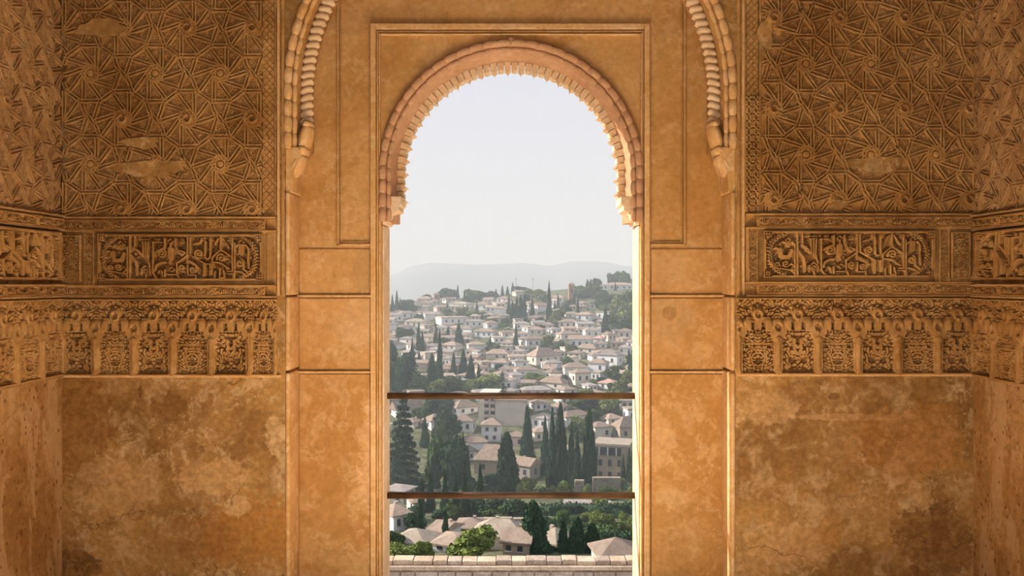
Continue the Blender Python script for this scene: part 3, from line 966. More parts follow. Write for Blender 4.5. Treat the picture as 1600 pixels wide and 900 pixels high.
def star_panel(label, loc, rz, w, h, ox, oy, m, holes=()):
    """flat backing, strapwork, bosses and carved leaves; local x right, z up"""
    e0 = empty('star_panel', loc, rz)
    tag(e0, label, 'wall panel', 'star strapwork panels')
    box('backing', 0, w * PX, -0.006, 0.0009, 0, h * PX, m, e0)
    st = obj('strapwork', strap_mesh(w, h, ox, oy, m, holes), e0, (0, -0.006, 0))
    ms = star_set(m)
    def skip(x, y, r):
        if x < r * 0.9 or x > w - r * 0.9 or y < r * 0.9 or y > h - r * 0.9: return True
        for (hx, hy, rx, ry) in holes:
            if ((x - hx) / rx) ** 2 + ((y - hy) / ry) ** 2 < 1: return True
        return False
    rr = random.Random(3)
    for (sx, sy, odd) in lattice_sites(w, h, ox, oy):
        if not skip(sx, sy, 8):
            obj('boss' if not odd else 'rosette', ms['ros' if odd else 'boss'], e0, (sx * PX, -0.010, sy * PX), (0, rr.random(), 0), (10.5 * PX, 1, 10.5 * PX))
        for (qx, qy) in ((15, 43), (-15, 43), (15, -43), (-15, -43)):
            if not skip(sx + qx, sy + qy, 6):
                obj('five_point_star', ms['star'], e0, ((sx + qx) * PX, -0.006, (sy + qy) * PX), (0, 0.3, 0), (5.2 * PX, 1, 5.2 * PX))
        if not odd:
            for (qx, qy, r) in PADS:
                if not skip(sx + qx, sy + qy, r):
                    obj('carved_leaf', ms['pad' if r > 8.5 else 'pad2'], e0, ((sx + qx) * PX, -0.006, (sy + qy) * PX), (0, rr.random() * 6, 0), ((r - 2.4) * PX, 1.3, (r - 2.4) * PX))
    # smooth repairs where the relief is lost
    for (hx, hy, rx, ry) in holes:
        n = 26
        pts = []
        for i in range(n):
            a = 2 * PI * i / n
            k = 1 + 0.16 * math.sin(3 * a + hx) + 0.12 * math.sin(7 * a + hy) + 0.06 * math.sin(13 * a)
            pts.append(((hx + rx * k * math.cos(a)) * PX, (hy + ry * k * math.sin(a)) * PX))
        prism('plaster_repair', pts, -0.024, 0.0, M_LOW, e0, 0.003)
    return e0

# ---- put the carving on the walls
FO = 0.026
def frieze_script(e0, x0, x1, zc, pitch):
    box('backing', x0, x1, -FO, 0.0, zc - 9.5 * PX, zc + 9.5 * PX, M_CARVE, e0)
    n = int((x1 - x0) / pitch)
    for i in range(n):
        xa = x0 + i * (x1 - x0) / n
        sc = (x1 - x0) / n / (CART_W * PX)
        ct = obj('cartouche', ME_CART, e0, (xa, -FO, zc - CART_H * PX / 2), (0, 0, 0), (sc, 1, 1))
        obj('script', ME_SCRIPT, ct, (CART_W * PX / 2, -0.004, CART_H * PX / 2))

def end_wall_side(side):
    """side -1 left of the arch, +1 right of it"""
    L = side < 0
    word = 'left' if L else 'right'
    # star panel
    if L:
        px0, px1, pyb, bx, by = 104, 411, 336, 195.5, 187
        holes = ((131, 72, 62, 13), (118, 112, 30, 9), (60, 290, 40, 14))
    else:
        px0, px1, pyb, bx, by = 1189, 1521, 330, 1307, 172
        holes = ((175, 72, 46, 13), (5, 275, 12, 24), (120, 10, 14, 8))
    w, h = px1 - px0, pyb + 95
    star_panel(f'star strapwork stucco panel on the end wall, {word} of the great arch', (WX(px0), -0.001, WZ(pyb)), 0, w, h, bx - px0, pyb - by, M_CARVE, holes)
    # border strips between panel and arch
    st = empty('border_strip', (WX(412 if L else 1163), -0.001, 0))
    tag(st, f'narrow upright crosshatched border strip between star panel and great arch, {word} side', 'border')
    if L:
        obj('crosshatched_strip', ME_CROSS, st, (0, 0, WZ(340)))
        box('fillet', 22 * PX, 26 * PX, -0.016, 0.0, WZ(462), WZ(-90), M_EDGE, st, 0.004, 2)
        box('fillet', 28 * PX, 33 * PX, -0.008, 0.0, WZ(462), WZ(-90), M_CARVE, st, 0.003)
        box('plain_strip', 5 * PX, 21 * PX, -0.008, 0.0, WZ(461), WZ(342), M_CARVE, st, 0.003)
    else:
        obj('crosshatched_strip', ME_CROSS, st, (0, 0, WZ(150)))
        obj('lattice_strip', ME_LATT, st, (0, 0, WZ(331)))
        box('fillet', -4.5 * PX, -0.5 * PX, -0.016, 0.0, WZ(462), WZ(-90), M_EDGE, st, 0.004, 2)
        box('fillet', -12 * PX, -7 * PX, -0.008, 0.0, WZ(462), WZ(-90), M_CARVE, st, 0.003)
        box('fillet', 22.5 * PX, 25.5 * PX, -0.014, 0.0, WZ(331), WZ(-90), M_CARVE, st, 0.003)
    # inscription frieze
    fz = empty('inscription_frieze', (0, -0.001, 0))
    tag(fz, f'carved Arabic inscription frieze on the end wall, {word} of the great arch', 'frieze', 'inscription friezes')
    xa, xb = (100, 417) if L else (1180, 1521)
    dy = 0 if L else -5
    kx = 157 if L else 1186
    frieze_script(fz, WX(xa), WX(xb), WZ(352.5 + dy), 66 * PX)
    frieze_script(fz, WX(xa), WX(xb), WZ(455 + dy * 0.8), 66 * PX)
    for py in (340.5 + dy, 361.5 + dy, 446.5 + dy, 463.5 + dy * 0.3):
        box('moulding', WX(98 if L else 1163), WX(433 if L else 1521), -FO - 0.012, 0.0, WZ(py + 1.6), WZ(py - 1.6), M_CARVE, fz, 0.004, 2)
    sx = 0.965 if L else 1.0
    # plaited border as four strips round the kufic panel
    obj('plaited_border', ME_PLAIT, fz, (WX(kx - 9), 0.0, WZ(446 + dy)), (0, 0, 0), (sx, 0.8, 0.97))
    obj('kufic_inscription', ME_KUFIC, fz, (WX(kx + 3), -0.049, WZ(438.5 + dy)), (0, 0, 0), (sx * 0.985, 1, 1))
    vx = 137 if L else 1463
    box('backing', WX(98 if L else 1458), WX(154 if L else 1521), -FO + 0.008, 0.0, WZ(447 + dy), WZ(361 + dy), M_CARVE, fz)
    if not L: box('backing', WX(1164), WX(1182), -FO + 0.008, 0.0, WZ(447 + dy), WZ(361 + dy), M_CARVE, fz)
    obj('upright_cartouche', ME_VCART, fz, (WX(vx), -FO + 0.008, WZ(446.5 + dy)))
    obj('foliate_panel', ME_SMALL, fz, (WX(104 if L else 1481), -FO + 0.008, WZ(440 + dy)))
    if not L:
        obj('upright_cartouche', ME_VCART, fz, (WX(1166), -FO + 0.008, WZ(446.5 + dy)))
    # blind arcade
    ar = empty('blind_arcade', (0, -0.001, 0))
    tag(ar, f'row of small carved blind arches on the end wall, {word} of the great arch', 'frieze', 'blind arcades')
    ex = (BW * PX)
    if L:
        x = WX(96); cnt = 5; k = 59.7 / BW; zb = WZ(586)
    else:
        x = WX(1150); cnt = 6; k = 61.8 / BW; zb = WZ(584)
    for i in range(cnt):
        if L:
            obj('blind_arch', ME_BAY[i % 2], ar, (x + i * ex * k, 0, zb), (0, 0, 0), (k, 1, 1))
        else:
            obj('blind_arch', ME_BAY[(i + 1) % 2], ar, (x + i * ex * k, 0, zb), (0, 0, 0), (k, 1, 1))
    if L:
        obj('blind_arch', ME_BAY[1], ar, (x + 5 * ex * k, 0, zb), (0, 0, 0), (0.66, 0.8, 1))
    box('ledge', WX(97 if L else 1150), WX(440 if L else 1521), -0.020, 0.0, zb - 0.012, zb + 0.004, M_EDGE, ar, 0.005, 2)
for s in (-1, 1):
    end_wall_side(s)

def side_wall_carving(side):
    """the same bands carried round the corners"""
    L = side < 0
    word = 'left' if L else 'right'
    rz = PI / 2 if L else -PI / 2
    x = XL + 0.001 if L else XR - 0.001
    def place(a):       # a = metres from the corner towards the camera to the piece's local origin, w = its width
        return -a
    wpx = 300
    # local x of the panel runs away from the corner on the right wall and towards it on the left wall
    def org(w_m, gap): return (x, -(gap + w_m), 0) if L else (x, -gap, 0)
    w_m = wpx * PX
    o = org(w_m, 0.02)
    sp_ = star_panel(f'greyish star strapwork stucco panel on the {word} side wall', (o[0], o[1], WZ(338)), rz, wpx, 420, 60, 150, M_CARVE_S)
    sp_.scale = (1, 0.55, 1)
    fz = empty('inscription_frieze', o, rz)
    tag(fz, f'carved Arabic inscription frieze turning onto the {word} side wall', 'frieze', 'inscription friezes')
    frieze_script(fz, 0, w_m, WZ(351), 66 * PX)
    frieze_script(fz, 0, w_m, WZ(453), 66 * PX)
    for py in (338.5, 360, 445, 462.5):
        box('moulding', 0, w_m, -FO - 0.012, 0.0, WZ(py + 1.6), WZ(py - 1.6), M_CARVE_S, fz, 0.004, 2)
    if L:
        obj('kufic_inscription', ME_KUFIC, fz, (w_m - (KW + 22) * PX, -0.049, WZ(437)))
        obj('foliate_panel', ME_SMALL, fz, (w_m - 20 * PX, 0, WZ(438)), (0, 0, 0), (0.6, 1, 1))
    else:
        obj('kufic_inscription', ME_KUFIC, fz, (24 * PX, -0.049, WZ(437)))
        obj('foliate_panel', ME_SMALL, fz, (2 * PX, 0, WZ(438)), (0, 0, 0), (0.6, 1, 1))
    ar = empty('blind_arcade', o, rz)
    tag(ar, f'row of small carved blind arches turning onto the {word} side wall', 'frieze', 'blind arcades')
    for i in range(5):
        obj('blind_arch', ME_BAY[i % 2], ar, (i * BW * PX, 0, WZ(585)), (0, 0, 0), (1, 0.7, 1))
    box('ledge', 0, w_m, -0.02, 0.0, WZ(585) - 0.012, WZ(585) + 0.004, M_CARVE_S, ar, 0.005, 2)
for s in (-1, 1):
    side_wall_carving(s)

# ------------------------------------------------------------------ the land outside
PROF = [(20, 0.40 * 20), (60, 30), (90, 33.5), (100, 35.4), (120, 40), (150, 45.2), (180, 49.9), (210, 53.2), (240, 50.2), (280, 40.5), (340, 32.8), (400, 25.7), (470, 15.1), (540, 7.8), (600, 14), (800, 60), (1200, 92), (3000, 100)]
PD = np.array([p[0] for p in PROF], float); PZ = np.array([-p[1] for p in PROF], float)
def land(x, D):
    """height above sea of the camera's own level, D = distance in front of the camera"""
    z = np.interp(D, PD, PZ)
    wgt = np.clip((np.asarray(D, float) - 230) / 300, 0, 1) * np.clip((900 - np.asarray(D, float)) / 300, 0, 1)
    lat = np.clip(x / np.maximum(D, 1), -0.35, 0.35)
    return CZ + z + wgt * 46 * lat
def ground(px, py):
    """where the sight line through a pixel of the photograph meets the land"""
    t = (px - 800) / F; s = (py - HOR) / F
    D = np.arange(80, 700, 0.5)
    g = land(t * D, D) - (CZ - s * D)
    i = int(np.argmax(g >= 0)) if (g >= 0).any() else len(D) - 1
    d = float(D[i])
    return t * d, d + CY, float(land(t * d, d)), d

M_LAND = simple('dry_garden_earth', (0.12, 0.125, 0.06), 0.95, 0.6, 0.35)
def grid_land(name, xs, ds, m):
    V = [(x * (1 if d > 300 else 0.4 + 0.6 * d / 300), d + CY, float(land(x * (1 if d > 300 else 0.4 + 0.6 * d / 300), d))) for d in ds for x in xs]
    nx = len(xs)
    Fc = [(j * nx + i, j * nx + i + 1, (j + 1) * nx + i + 1, (j + 1) * nx + i) for j in range(len(ds) - 1) for i in range(nx - 1)]
    return obj(name, mesh(name, V, Fc, m, True))
lnd = grid_land('hillside_ground', list(np.linspace(-420, 420, 61)), list(np.arange(20, 620, 12)) + list(np.arange(620, 3100, 60)), M_LAND)
tag(lnd, 'valley floor and hillside below the town', kind='structure')

M_MOUNT = simple('far_mountain', (0.16, 0.17, 0.18), 1.0, 0.15, 0.004)
SKY = [(-1200, 470), (300, 462), (480, 452), (560, 442), (608, 431), (622, 427), (640, 416.5), (668, 411), (700, 411.5), (745, 413.5), (800, 412), (818, 411), (850, 414.5), (862, 415), (890, 408.5), (925, 408.2), (950, 410), (975, 415.5), (1000, 417.5), (1080, 421), (1200, 414), (1400, 424), (2800, 440)]
DM = 2300.0
V, Fc = [], []
pxs = np.concatenate([np.linspace(-1200, 560, 40), np.linspace(565, 1040, 120), np.linspace(1050, 2800, 40)])
for px in pxs:
    py = np.interp(px, [s[0] for s in SKY], [s[1] for s in SKY])
    x = (px - 800) / F
    top = CZ - (py - HOR) / F * DM
    for (dd, zz) in ((1700, CZ - 95), (1900, CZ - 95 + 0.35 * (top - CZ + 95)), (2120, CZ - 95 + 0.75 * (top - CZ + 95)), (DM, top), (2700, CZ - 95)):
        V.append((x * dd, dd + CY, zz))
for i in range(len(pxs) - 1):
    for j in range(4):
        Fc.append((i * 5 + j, (i + 1) * 5 + j, (i + 1) * 5 + j + 1, i * 5 + j + 1))
mo = obj('mountain_ridge', mesh('mountain_ridge', V, Fc, M_MOUNT, True))
tag(mo, 'long pale mountain ridge on the horizon behind the town', 'mountain')

# ------------------------------------------------------------------ garden wall under the window
M_STONE = plaster('rubble_stone', (0.40, 0.30, 0.23), (0.58, 0.46, 0.37), (0.70, 0.58, 0.48), 12.3, 1.6, flake=0.5, bump=0.5)
M_COPE = plaster('pale_coping', (0.50, 0.36, 0.25), (0.68, 0.52, 0.38), (0.76, 0.62, 0.49), 14.1, 2.5, flake=0.6, bump=0.3)
DW = 12.4
yw = DW + CY
s_ = DW / F
gz = lambda py: CZ - (py - HOR) * s_
gw = empty('garden_wall', (0, yw, gz(960)))
tag(gw, 'stone garden wall with coping of flat stones below the window', 'wall')
b0 = gw.location.z
box('wall_body', -5.2, 5.2, 0.0, 0.26, -6.0, gz(890) - b0, M_STONE, gw, 0.01)
box('cornice', -5.2, 5.2, -0.05, 0.28, gz(890) - b0, gz(881) - b0 - 0.03, M_COPE, gw, 0.015, 2)
xx = -5.1
rw = random.Random(11)
while xx < 5.0:
    wd = rw.uniform(0.22, 0.32)
    t = rw.uniform(-0.010, 0.012)
    box('coping_stone', xx, xx + wd - rw.uniform(0.004, 0.014), 0.02 + t, 0.26, gz(881) - b0 - 0.029, gz(877) - b0 + t, M_COPE if rw.random() < 0.55 else M_STONE, gw, 0.012, 2)
    xx += wd
xx = -5.1
while xx < 5.0:
    wd = rw.uniform(0.22, 0.42)
    for r in range(3):
        box('wall_stone', xx + r * 0.1, xx + r * 0.1 + wd - 0.02, -0.035 + rw.uniform(-0.008, 0.012), 0.05, gz(905.5 + r * 14) - b0, gz(892.2 + r * 14) - b0, M_STONE, gw, 0.012, 1)
    xx += wd

# ------------------------------------------------------------------ trees
def leaf_mesh(name, pts, nrm, size, m, seed, up=0.0, asp=1.0):
    r = np.random.default_rng(seed)
    n = len(pts)
    a = r.normal(size=(n, 3)); a += nrm * 0.3; a[:, 2] += up
    a /= np.linalg.norm(a, axis=1)[:, None]
    b = np.cross(a, nrm + r.normal(size=(n, 3)) * 0.6); b /= np.linalg.norm(b, axis=1)[:, None] + 1e-9
    s = size * r.uniform(0.6, 1.4, n)[:, None]
    tri = np.stack([pts - b * s * 0.5, pts + b * s * 0.5, pts + a * s * asp + b * s * 0.1, pts + a * s * asp * 0.8 - b * s * 0.4], 1)
    V = tri.reshape(-1, 3)
    Fc = np.arange(n * 4).reshape(-1, 4)
    return V, Fc
def add_core(V, Fc, cv, cf):
    k = len(V)
    return np.concatenate([V, cv]), [tuple(f) for f in Fc] + [tuple(i + k for i in f) for f in cf]
def blob(c, r, seed, su=10, sv=7, amp=0.18):
    rr = np.random.default_rng(seed)
    ph = rr.uniform(0, 6, 6)
    v, f = [], []
    for j in range(sv + 1):
        t = PI * j / sv
        for i in range(su):
            p = 2 * PI * i / su
            k = 1 + amp * (math.sin(3 * p + ph[0] + 2 * t) + math.sin(5 * t + ph[1] + p)) / 2
            v.append((c[0] + r[0] * k * math.sin(t) * math.cos(p), c[1] + r[1] * k * math.sin(t) * math.sin(p), c[2] + r[2] * k * math.cos(t)))
    for j in range(sv):
        for i in range(su):
            f.append((j * su + i, (j + 1) * su + i, (j + 1) * su + (i + 1) % su, j * su + (i + 1) % su))
    return np.array(v), f
def cyp_r(t, full):
    return (np.clip(t / 0.10, 0, 1) ** 0.6) * (1 - t) ** (0.62 if full else 0.85) * (1.0 if full else 1.12)
def cypress_mesh(seed, m, full=False, n=3600):
    """unit height, radius 0.5, base at z=0"""
    r = np.random.default_rng(seed)
    t = r.uniform(0.03, 0.995, n * 2); t = t[r.uniform(0, 1, n * 2) < (0.25 + cyp_r(t, full))][:n]
    p = r.uniform(0, 2 * PI, len(t))
    bump = 0.86 + 0.13 * np.sin(3 * p + 9 * t + seed) + 0.12 * np.sin(5 * p - 17 * t + 2 * seed)
    rad = 0.47 * cyp_r(t, full) * bump * r.uniform(0.85, 1.1, len(t)) + 0.015
    P = np.stack([rad * np.cos(p), rad * np.sin(p), t * 0.97], 1)
    N = np.stack([np.cos(p), np.sin(p), np.full(len(t), 0.0)], 1)
    # leaves are drawn in squashed space: tall in the finished tree
    V, Fc = leaf_mesh('l', P, N, 0.075, m, seed, 0.5, 0.55)
    cv, cf = [], []
    su, sv = 10, 12
    for j in range(sv + 1):
        tt = j / sv
        for i in range(su):
            pp = 2 * PI * i / su
            rr = 0.40 * float(cyp_r(np.array(tt), full)) * (0.9 + 0.12 * math.sin(3 * pp + 9 * tt + seed))
            cv.append((rr * math.cos(pp), rr * math.sin(pp), tt * 0.97))
    for j in range(sv):
        for i in range(su):
            cf.append((j * su + i, j * su + (i + 1) % su, (j + 1) * su + (i + 1) % su, (j + 1) * su + i))
    V, Fc = add_core(V, Fc, np.array(cv), cf)
    return mesh('foliage', V, Fc, m)
def broad_mesh(seed, m, n=3000, clumps=9, flat=0.8):
    r = np.random.default_rng(seed)
    V, Fc = np.zeros((0, 3)), []
    cs = []
    for k in range(clumps):
        a = r.uniform(0, 2 * PI); q = r.uniform(0.0, 0.30)
        cs.append((q * math.cos(a), q * math.sin(a), r.uniform(0.30, 0.76), r.uniform(0.16, 0.27)))
    for k, (x, y, z, R) in enumerate(cs):
        u = r.normal(size=(n // clumps, 3)); u /= np.linalg.norm(u, axis=1)[:, None]
        P = np.array([x, y, z]) + u * R * np.array([1, 1, flat]) * r.uniform(0.82, 1.08, (len(u), 1))
        v, f = leaf_mesh('l', P, u, 0.078, m, seed * 31 + k, 0.1, 0.9)
        V, Fc = add_core(V, Fc, v, f)
        cv, cf = blob((x, y, z), (R * .86, R * .86, R * .86 * flat), seed + k)
        V, Fc = add_core(V, Fc, cv, cf)
    return mesh('foliage', V, Fc, m)
def cedar_mesh(seed, m):
    r = np.random.default_rng(seed)
    V, Fc = np.zeros((0, 3)), []
    for t in np.linspace(0.06, 0.96, 13):
        R = 0.50 * (1 - t) ** 0.7 + 0.04
        nb = 9 if t < 0.7 else 6
        for k in range(nb):
            a = 2 * PI * k / nb + r.uniform(0, 0.7)
            L = R * r.uniform(0.7, 1.05)
            n = int(50 + 300 * L)
            q = r.uniform(0.10, 1, n) ** 0.8
            wd = 0.13 * (1 - q * 0.5) * (0.4 + R)
            lat = r.normal(size=n) * wd
            P = np.stack([L * q * math.cos(a) - lat * math.sin(a), L * q * math.sin(a) + lat * math.cos(a), t + 0.012 - 0.035 * q * q + r.normal(size=n) * 0.006], 1)
            N = np.tile([0, 0, 1.0], (n, 1))
            v, f = leaf_mesh('l', P, N, 0.042, m, seed * 17 + k, 0.0, 0.40)
            V, Fc = add_core(V, Fc, v, f)
    return mesh('foliage', V, Fc, m)

M_CYP = simple('cypress_green', (0.036, 0.080, 0.036), 0.9, 0.35, 9, 0.5)
M_BRO = simple('broadleaf_green', (0.075, 0.120, 0.032), 0.9, 0.35, 7, 0.5)
M_OLI = simple('yellow_green_leaf', (0.17, 0.205, 0.050), 0.9, 0.3, 7, 0.4)
M_DKB = simple('dark_leaf', (0.040, 0.082, 0.036), 0.9, 0.35, 7, 0.4)
M_CED = simple('cedar_green', (0.060, 0.095, 0.060), 0.9, 0.3, 7, 0.3)
M_BARK = simple('bark', (0.10, 0.065, 0.045), 0.95, 0.3, 8)
CYP = [cypress_mesh(s, M_CYP) for s in (1, 2, 3)]
CYPF = [cypress_mesh(s, M_CYP, True, 5200) for s in (4, 5)]
BRO = {'mid': [broad_mesh(s, M_BRO) for s in (11, 12)], 'pale': [broad_mesh(s, M_OLI) for s in (13, 14)], 'dark': [broad_mesh(s, M_DKB) for s in (15, 16)]}
CED = cedar_mesh(21, M_CED)
bm = bmesh.new(); bmesh.ops.create_cone(bm, cap_ends=True, segments=7, radius1=0.5, radius2=0.3, depth=1.0)
for v in bm.verts: v.co.z += 0.5
TRUNK = from_bm('trunk', bm, M_BARK)

LAND_ITEMS = []      # (root, kind words, px, py, class) for the labels
def tree(name, me, px, py, hpx, wpx, words, cat, trunk_h=0.12):
    x, y, z, d = ground(px, py)
    s = d / F
    h, w = hpx * s, wpx * s
    e0 = empty(name, (x, y, z - 0.3), random.uniform(0, 6.28))
    obj('foliage', me, e0, (0, 0, 0.0), (0, 0, 0), (w, w, h))
    obj('trunk', TRUNK, e0, (0, 0, -0.6), (0, 0, 0), (w * 0.10 + 0.1, w * 0.10 + 0.1, h * (0.45 if trunk_h > 0.2 else trunk_h) + 0.7))
    e0['category'] = cat
    LAND_ITEMS.append((e0, words, px, py - hpx * 0.4, cat))
    return e0
TREE_BOX = []
def cyp(px, top, base, w, full=False):
    TREE_BOX.append((px - w / 2 - 1, top, px + w / 2 + 1, base - 1))
    h = base - top
    size = 'tall' if h > 90 else ('slender' if h > 40 else 'small')
    tree('cypress_tree', random.choice(CYPF if full else CYP), px, base, h, w * 1.15, ('broad ' if full else size + ' ') + 'dark cypress', 'cypress')
def bro(px, top, base, w, kind='mid'):
    h = base - top
    nm = {'mid': 'leafy green tree', 'pale': 'yellow-green leafy tree', 'dark': 'dark leafy tree'}[kind]
    tree('leafy_tree', random.choice(BRO[kind]), px, base, h * 1.05, w * 1.25, nm, 'tree', 0.45)

for a in [  # centre px, top row, base row, width px
    (613, 459, 487, 6), (620, 453, 487, 7), (627, 464, 485, 5), (714, 444, 466, 5), (726, 452, 473, 6), (734, 449, 472, 5), (699, 472, 492, 6), (730, 474, 494, 5), (745, 470, 490, 5), (795, 459, 497, 6),
    (739, 442, 462, 8), (775, 450, 472, 6), (785, 444, 462, 5), (793, 446, 462, 6), (652, 486, 502, 4), (680, 498, 516, 4), (858, 438, 504, 9), (872, 456, 484, 5), (867, 468, 487, 5), (806, 468, 502, 10), (813, 462, 502, 9), (820, 459, 502, 10), (827, 462, 502, 10), (832, 465, 501, 8),
    (897, 456, 482, 8), (903, 462, 489, 5), (946, 478, 524, 13), (961, 439, 454, 4), (908, 435, 447, 6), (918, 435, 448, 6), (923, 435, 448, 6), (801, 440, 458, 5),
    (622, 505, 536, 5), (644, 527, 582, 9), (654, 503, 550, 9), (660, 518, 550, 8), (681, 505, 542, 8), (687, 512, 598, 11), (717, 502, 539, 14), (731, 528, 540, 5), (766, 525, 549, 8), (655, 546, 568, 6),
    (670, 551, 612, 20), (709, 549, 588, 10), (724, 544, 586, 14), (738, 555, 600, 14), (748, 567, 598, 8), (785, 578, 604, 8), (807, 506, 545, 8), (983, 544, 578, 8), (975, 551, 586, 10), (700, 508, 530, 8),
    (664, 650, 700, 15), (717, 672, 764, 11), (729, 694, 764, 11), (682, 710, 764, 10), (694, 714, 764, 11), (706, 720, 766, 10), (733, 715, 766, 9), (824, 635, 738, 24), (842, 648, 742, 16), (863, 634, 767, 17),
    (893, 656, 762, 16), (902, 668, 764, 14), (981, 695, 752, 10), (974, 708, 758, 9), (987, 702, 756, 9), (657, 776, 850, 13), (683, 793, 858, 15), (750, 722, 810, 15), (727, 735, 813, 15), (695, 728, 810, 14), (712, 738, 808, 12), (671, 735, 800, 14), (660, 742, 800, 12)]:
    cyp(*a)
for a in [(876, 626, 768, 24), (921, 636, 768, 26), (792, 672, 768, 38), (833, 778, 864, 52), (902, 803, 864, 32), (926, 813, 864, 30), (880, 808, 864, 18)]:
    cyp(*a, full=True)
tree('cedar_tree', CED, 630, 768, 150, 62, 'large tiered cedar', 'cedar', 0.9)
for a in [
    (705, 638, 690, 38, 'dark'), (690, 650, 700, 30, 'mid'), (702, 675, 764, 40, 'dark'), (683, 680, 760, 30, 'mid'), (616, 535, 600, 36, 'dark'), (634, 552, 606, 34, 'dark'), (612, 565, 615, 34, 'mid'), (628, 575, 618, 30, 'dark'),
    (655, 582, 616, 30, 'mid'), (645, 560, 598, 24, 'dark'), (700, 588, 616, 30, 'pale'), (718, 580, 614, 34, 'mid'), (730, 592, 616, 26, 'pale'), (695, 596, 617, 24, 'mid'), (765, 590, 616, 40, 'pale'), (755, 596, 618, 26, 'dark'), (782, 598, 616, 26, 'mid'),
    (659, 626, 650, 24, 'mid'), (700, 624, 645, 24, 'dark'), (668, 618, 640, 26, 'dark'), (690, 618, 638, 26, 'dark'),
    (868, 522, 545, 20, 'pale'), (873, 530, 548, 18, 'mid'), (888, 535, 552, 18, 'pale'), (850, 532, 552, 18, 'mid'), (856, 545, 560, 20, 'pale'), (880, 552, 572, 18, 'mid'), (840, 578, 592, 20, 'pale'), (858, 582, 592, 24, 'pale'), (883, 588, 602, 14, 'dark'),
    (820, 594, 610, 22, 'mid'), (835, 590, 606, 18, 'pale'), (908, 600, 622, 24, 'pale'), (950, 572, 592, 14, 'dark'), (965, 576, 596, 20, 'mid'), (975, 590, 622, 26, 'pale'), (968, 600, 624, 18, 'mid'), (988, 580, 610, 20, 'pale'), (935, 592, 604, 14, 'dark'),
    (905, 622, 645, 34, 'mid'), (925, 620, 640, 26, 'dark'), (950, 630, 654, 30, 'pale'), (940, 636, 655, 24, 'mid'), (915, 650, 680, 26, 'pale'), (905, 660, 690, 24, 'mid'),
    (900, 445, 462, 20, 'mid'), (915, 446, 464, 22, 'mid'), (928, 445, 462, 24, 'mid'), (935, 433, 450, 14, 'dark'), (940, 450, 475, 26, 'mid'), (955, 455, 482, 28, 'mid'), (970, 455, 486, 26, 'pale'), (985, 450, 490, 26, 'mid'), (965, 470, 500, 30, 'pale'), (980, 472, 504, 28, 'pale'), (990, 480, 520, 26, 'mid'), (972, 490, 518, 26, 'mid'), (955, 488, 512, 20, 'pale'), (940, 470, 486, 18, 'mid'),
    (910, 455, 466, 18, 'dark'), (878, 482, 502, 22, 'pale'), (866, 488, 508, 18, 'pale'), (885, 475, 495, 18, 'mid'), (845, 492, 503, 12, 'dark'), (868, 500, 512, 14, 'pale'),
    (665, 458, 470, 18, 'mid'), (675, 459, 468, 14, 'mid'), (700, 450, 468, 22, 'mid'), (690, 454, 468, 14, 'dark'), (745, 452, 470, 26, 'pale'), (755, 455, 470, 18, 'mid'), (735, 455, 472, 16, 'mid'), (770, 453, 464, 16, 'mid'), (640, 466, 486, 24, 'mid'), (650, 470, 486, 18, 'mid'), (632, 468, 488, 18, 'dark'),
    (704, 480, 494, 16, 'pale'), (722, 478, 494, 16, 'pale'), (738, 484, 496, 16, 'pale'), (755, 486, 498, 16, 'dark'), (765, 490, 500, 16, 'pale'), (763, 500, 512, 18, 'pale'), (790, 495, 510, 18, 'mid'), (660, 490, 500, 16, 'dark'), (815, 448, 460, 20, 'mid'), (840, 452, 468, 22, 'pale'), (848, 458, 472, 16, 'mid'), (825, 450, 462, 16, 'pale'),
    (955, 424, 447, 14, 'mid'), (963, 421, 446, 14, 'mid'), (972, 423, 447, 12, 'mid'), (980, 425, 447, 12, 'mid'),
    (625, 512, 534, 24, 'mid'), (612, 520, 545, 22, 'dark'), (695, 526, 540, 14, 'pale'), (790, 512, 524, 16, 'pale'), (780, 536, 550, 22, 'mid'), (770, 568, 580, 14, 'dark'), (640, 545, 570, 20, 'mid'),
    (650, 788, 815, 28, 'dark'), (640, 795, 830, 30, 'dark'), (625, 822, 862, 34, 'mid'), (620, 848, 872, 40, 'pale'), (645, 850, 872, 30, 'pale'), (663, 843, 872, 24, 'pale'), (740, 822, 870, 62, 'pale'), (712, 850, 866, 24, 'dark'), (708, 785, 815, 26, 'mid'), (765, 770, 812, 40, 'dark'), (785, 785, 816, 40, 'mid'), (805, 770, 815, 34, 'dark'), (745, 778, 812, 26, 'dark'),
    (824, 745, 775, 26, 'pale'), (845, 755, 778, 22, 'mid'), (882, 748, 775, 18, 'pale'), (918, 755, 778, 12, 'pale'), (950, 758, 781, 24, 'mid'), (985, 755, 798, 24, 'pale'), (940, 775, 800, 26, 'pale'), (930, 797, 825, 24, 'pale'), (945, 800, 826, 22, 'pale'), (875, 790, 825, 26, 'mid'), (910, 798, 815, 20, 'pale'), (965, 812, 838, 22, 'mid'), (982, 816, 836, 20, 'pale'), (972, 798, 820, 14, 'pale'), (955, 815, 835, 16, 'mid'), (890, 778, 792, 22, 'pale'), (860, 805, 835, 24, 'dark'), (600, 600, 640, 30, 'dark')]:
    bro(*a)

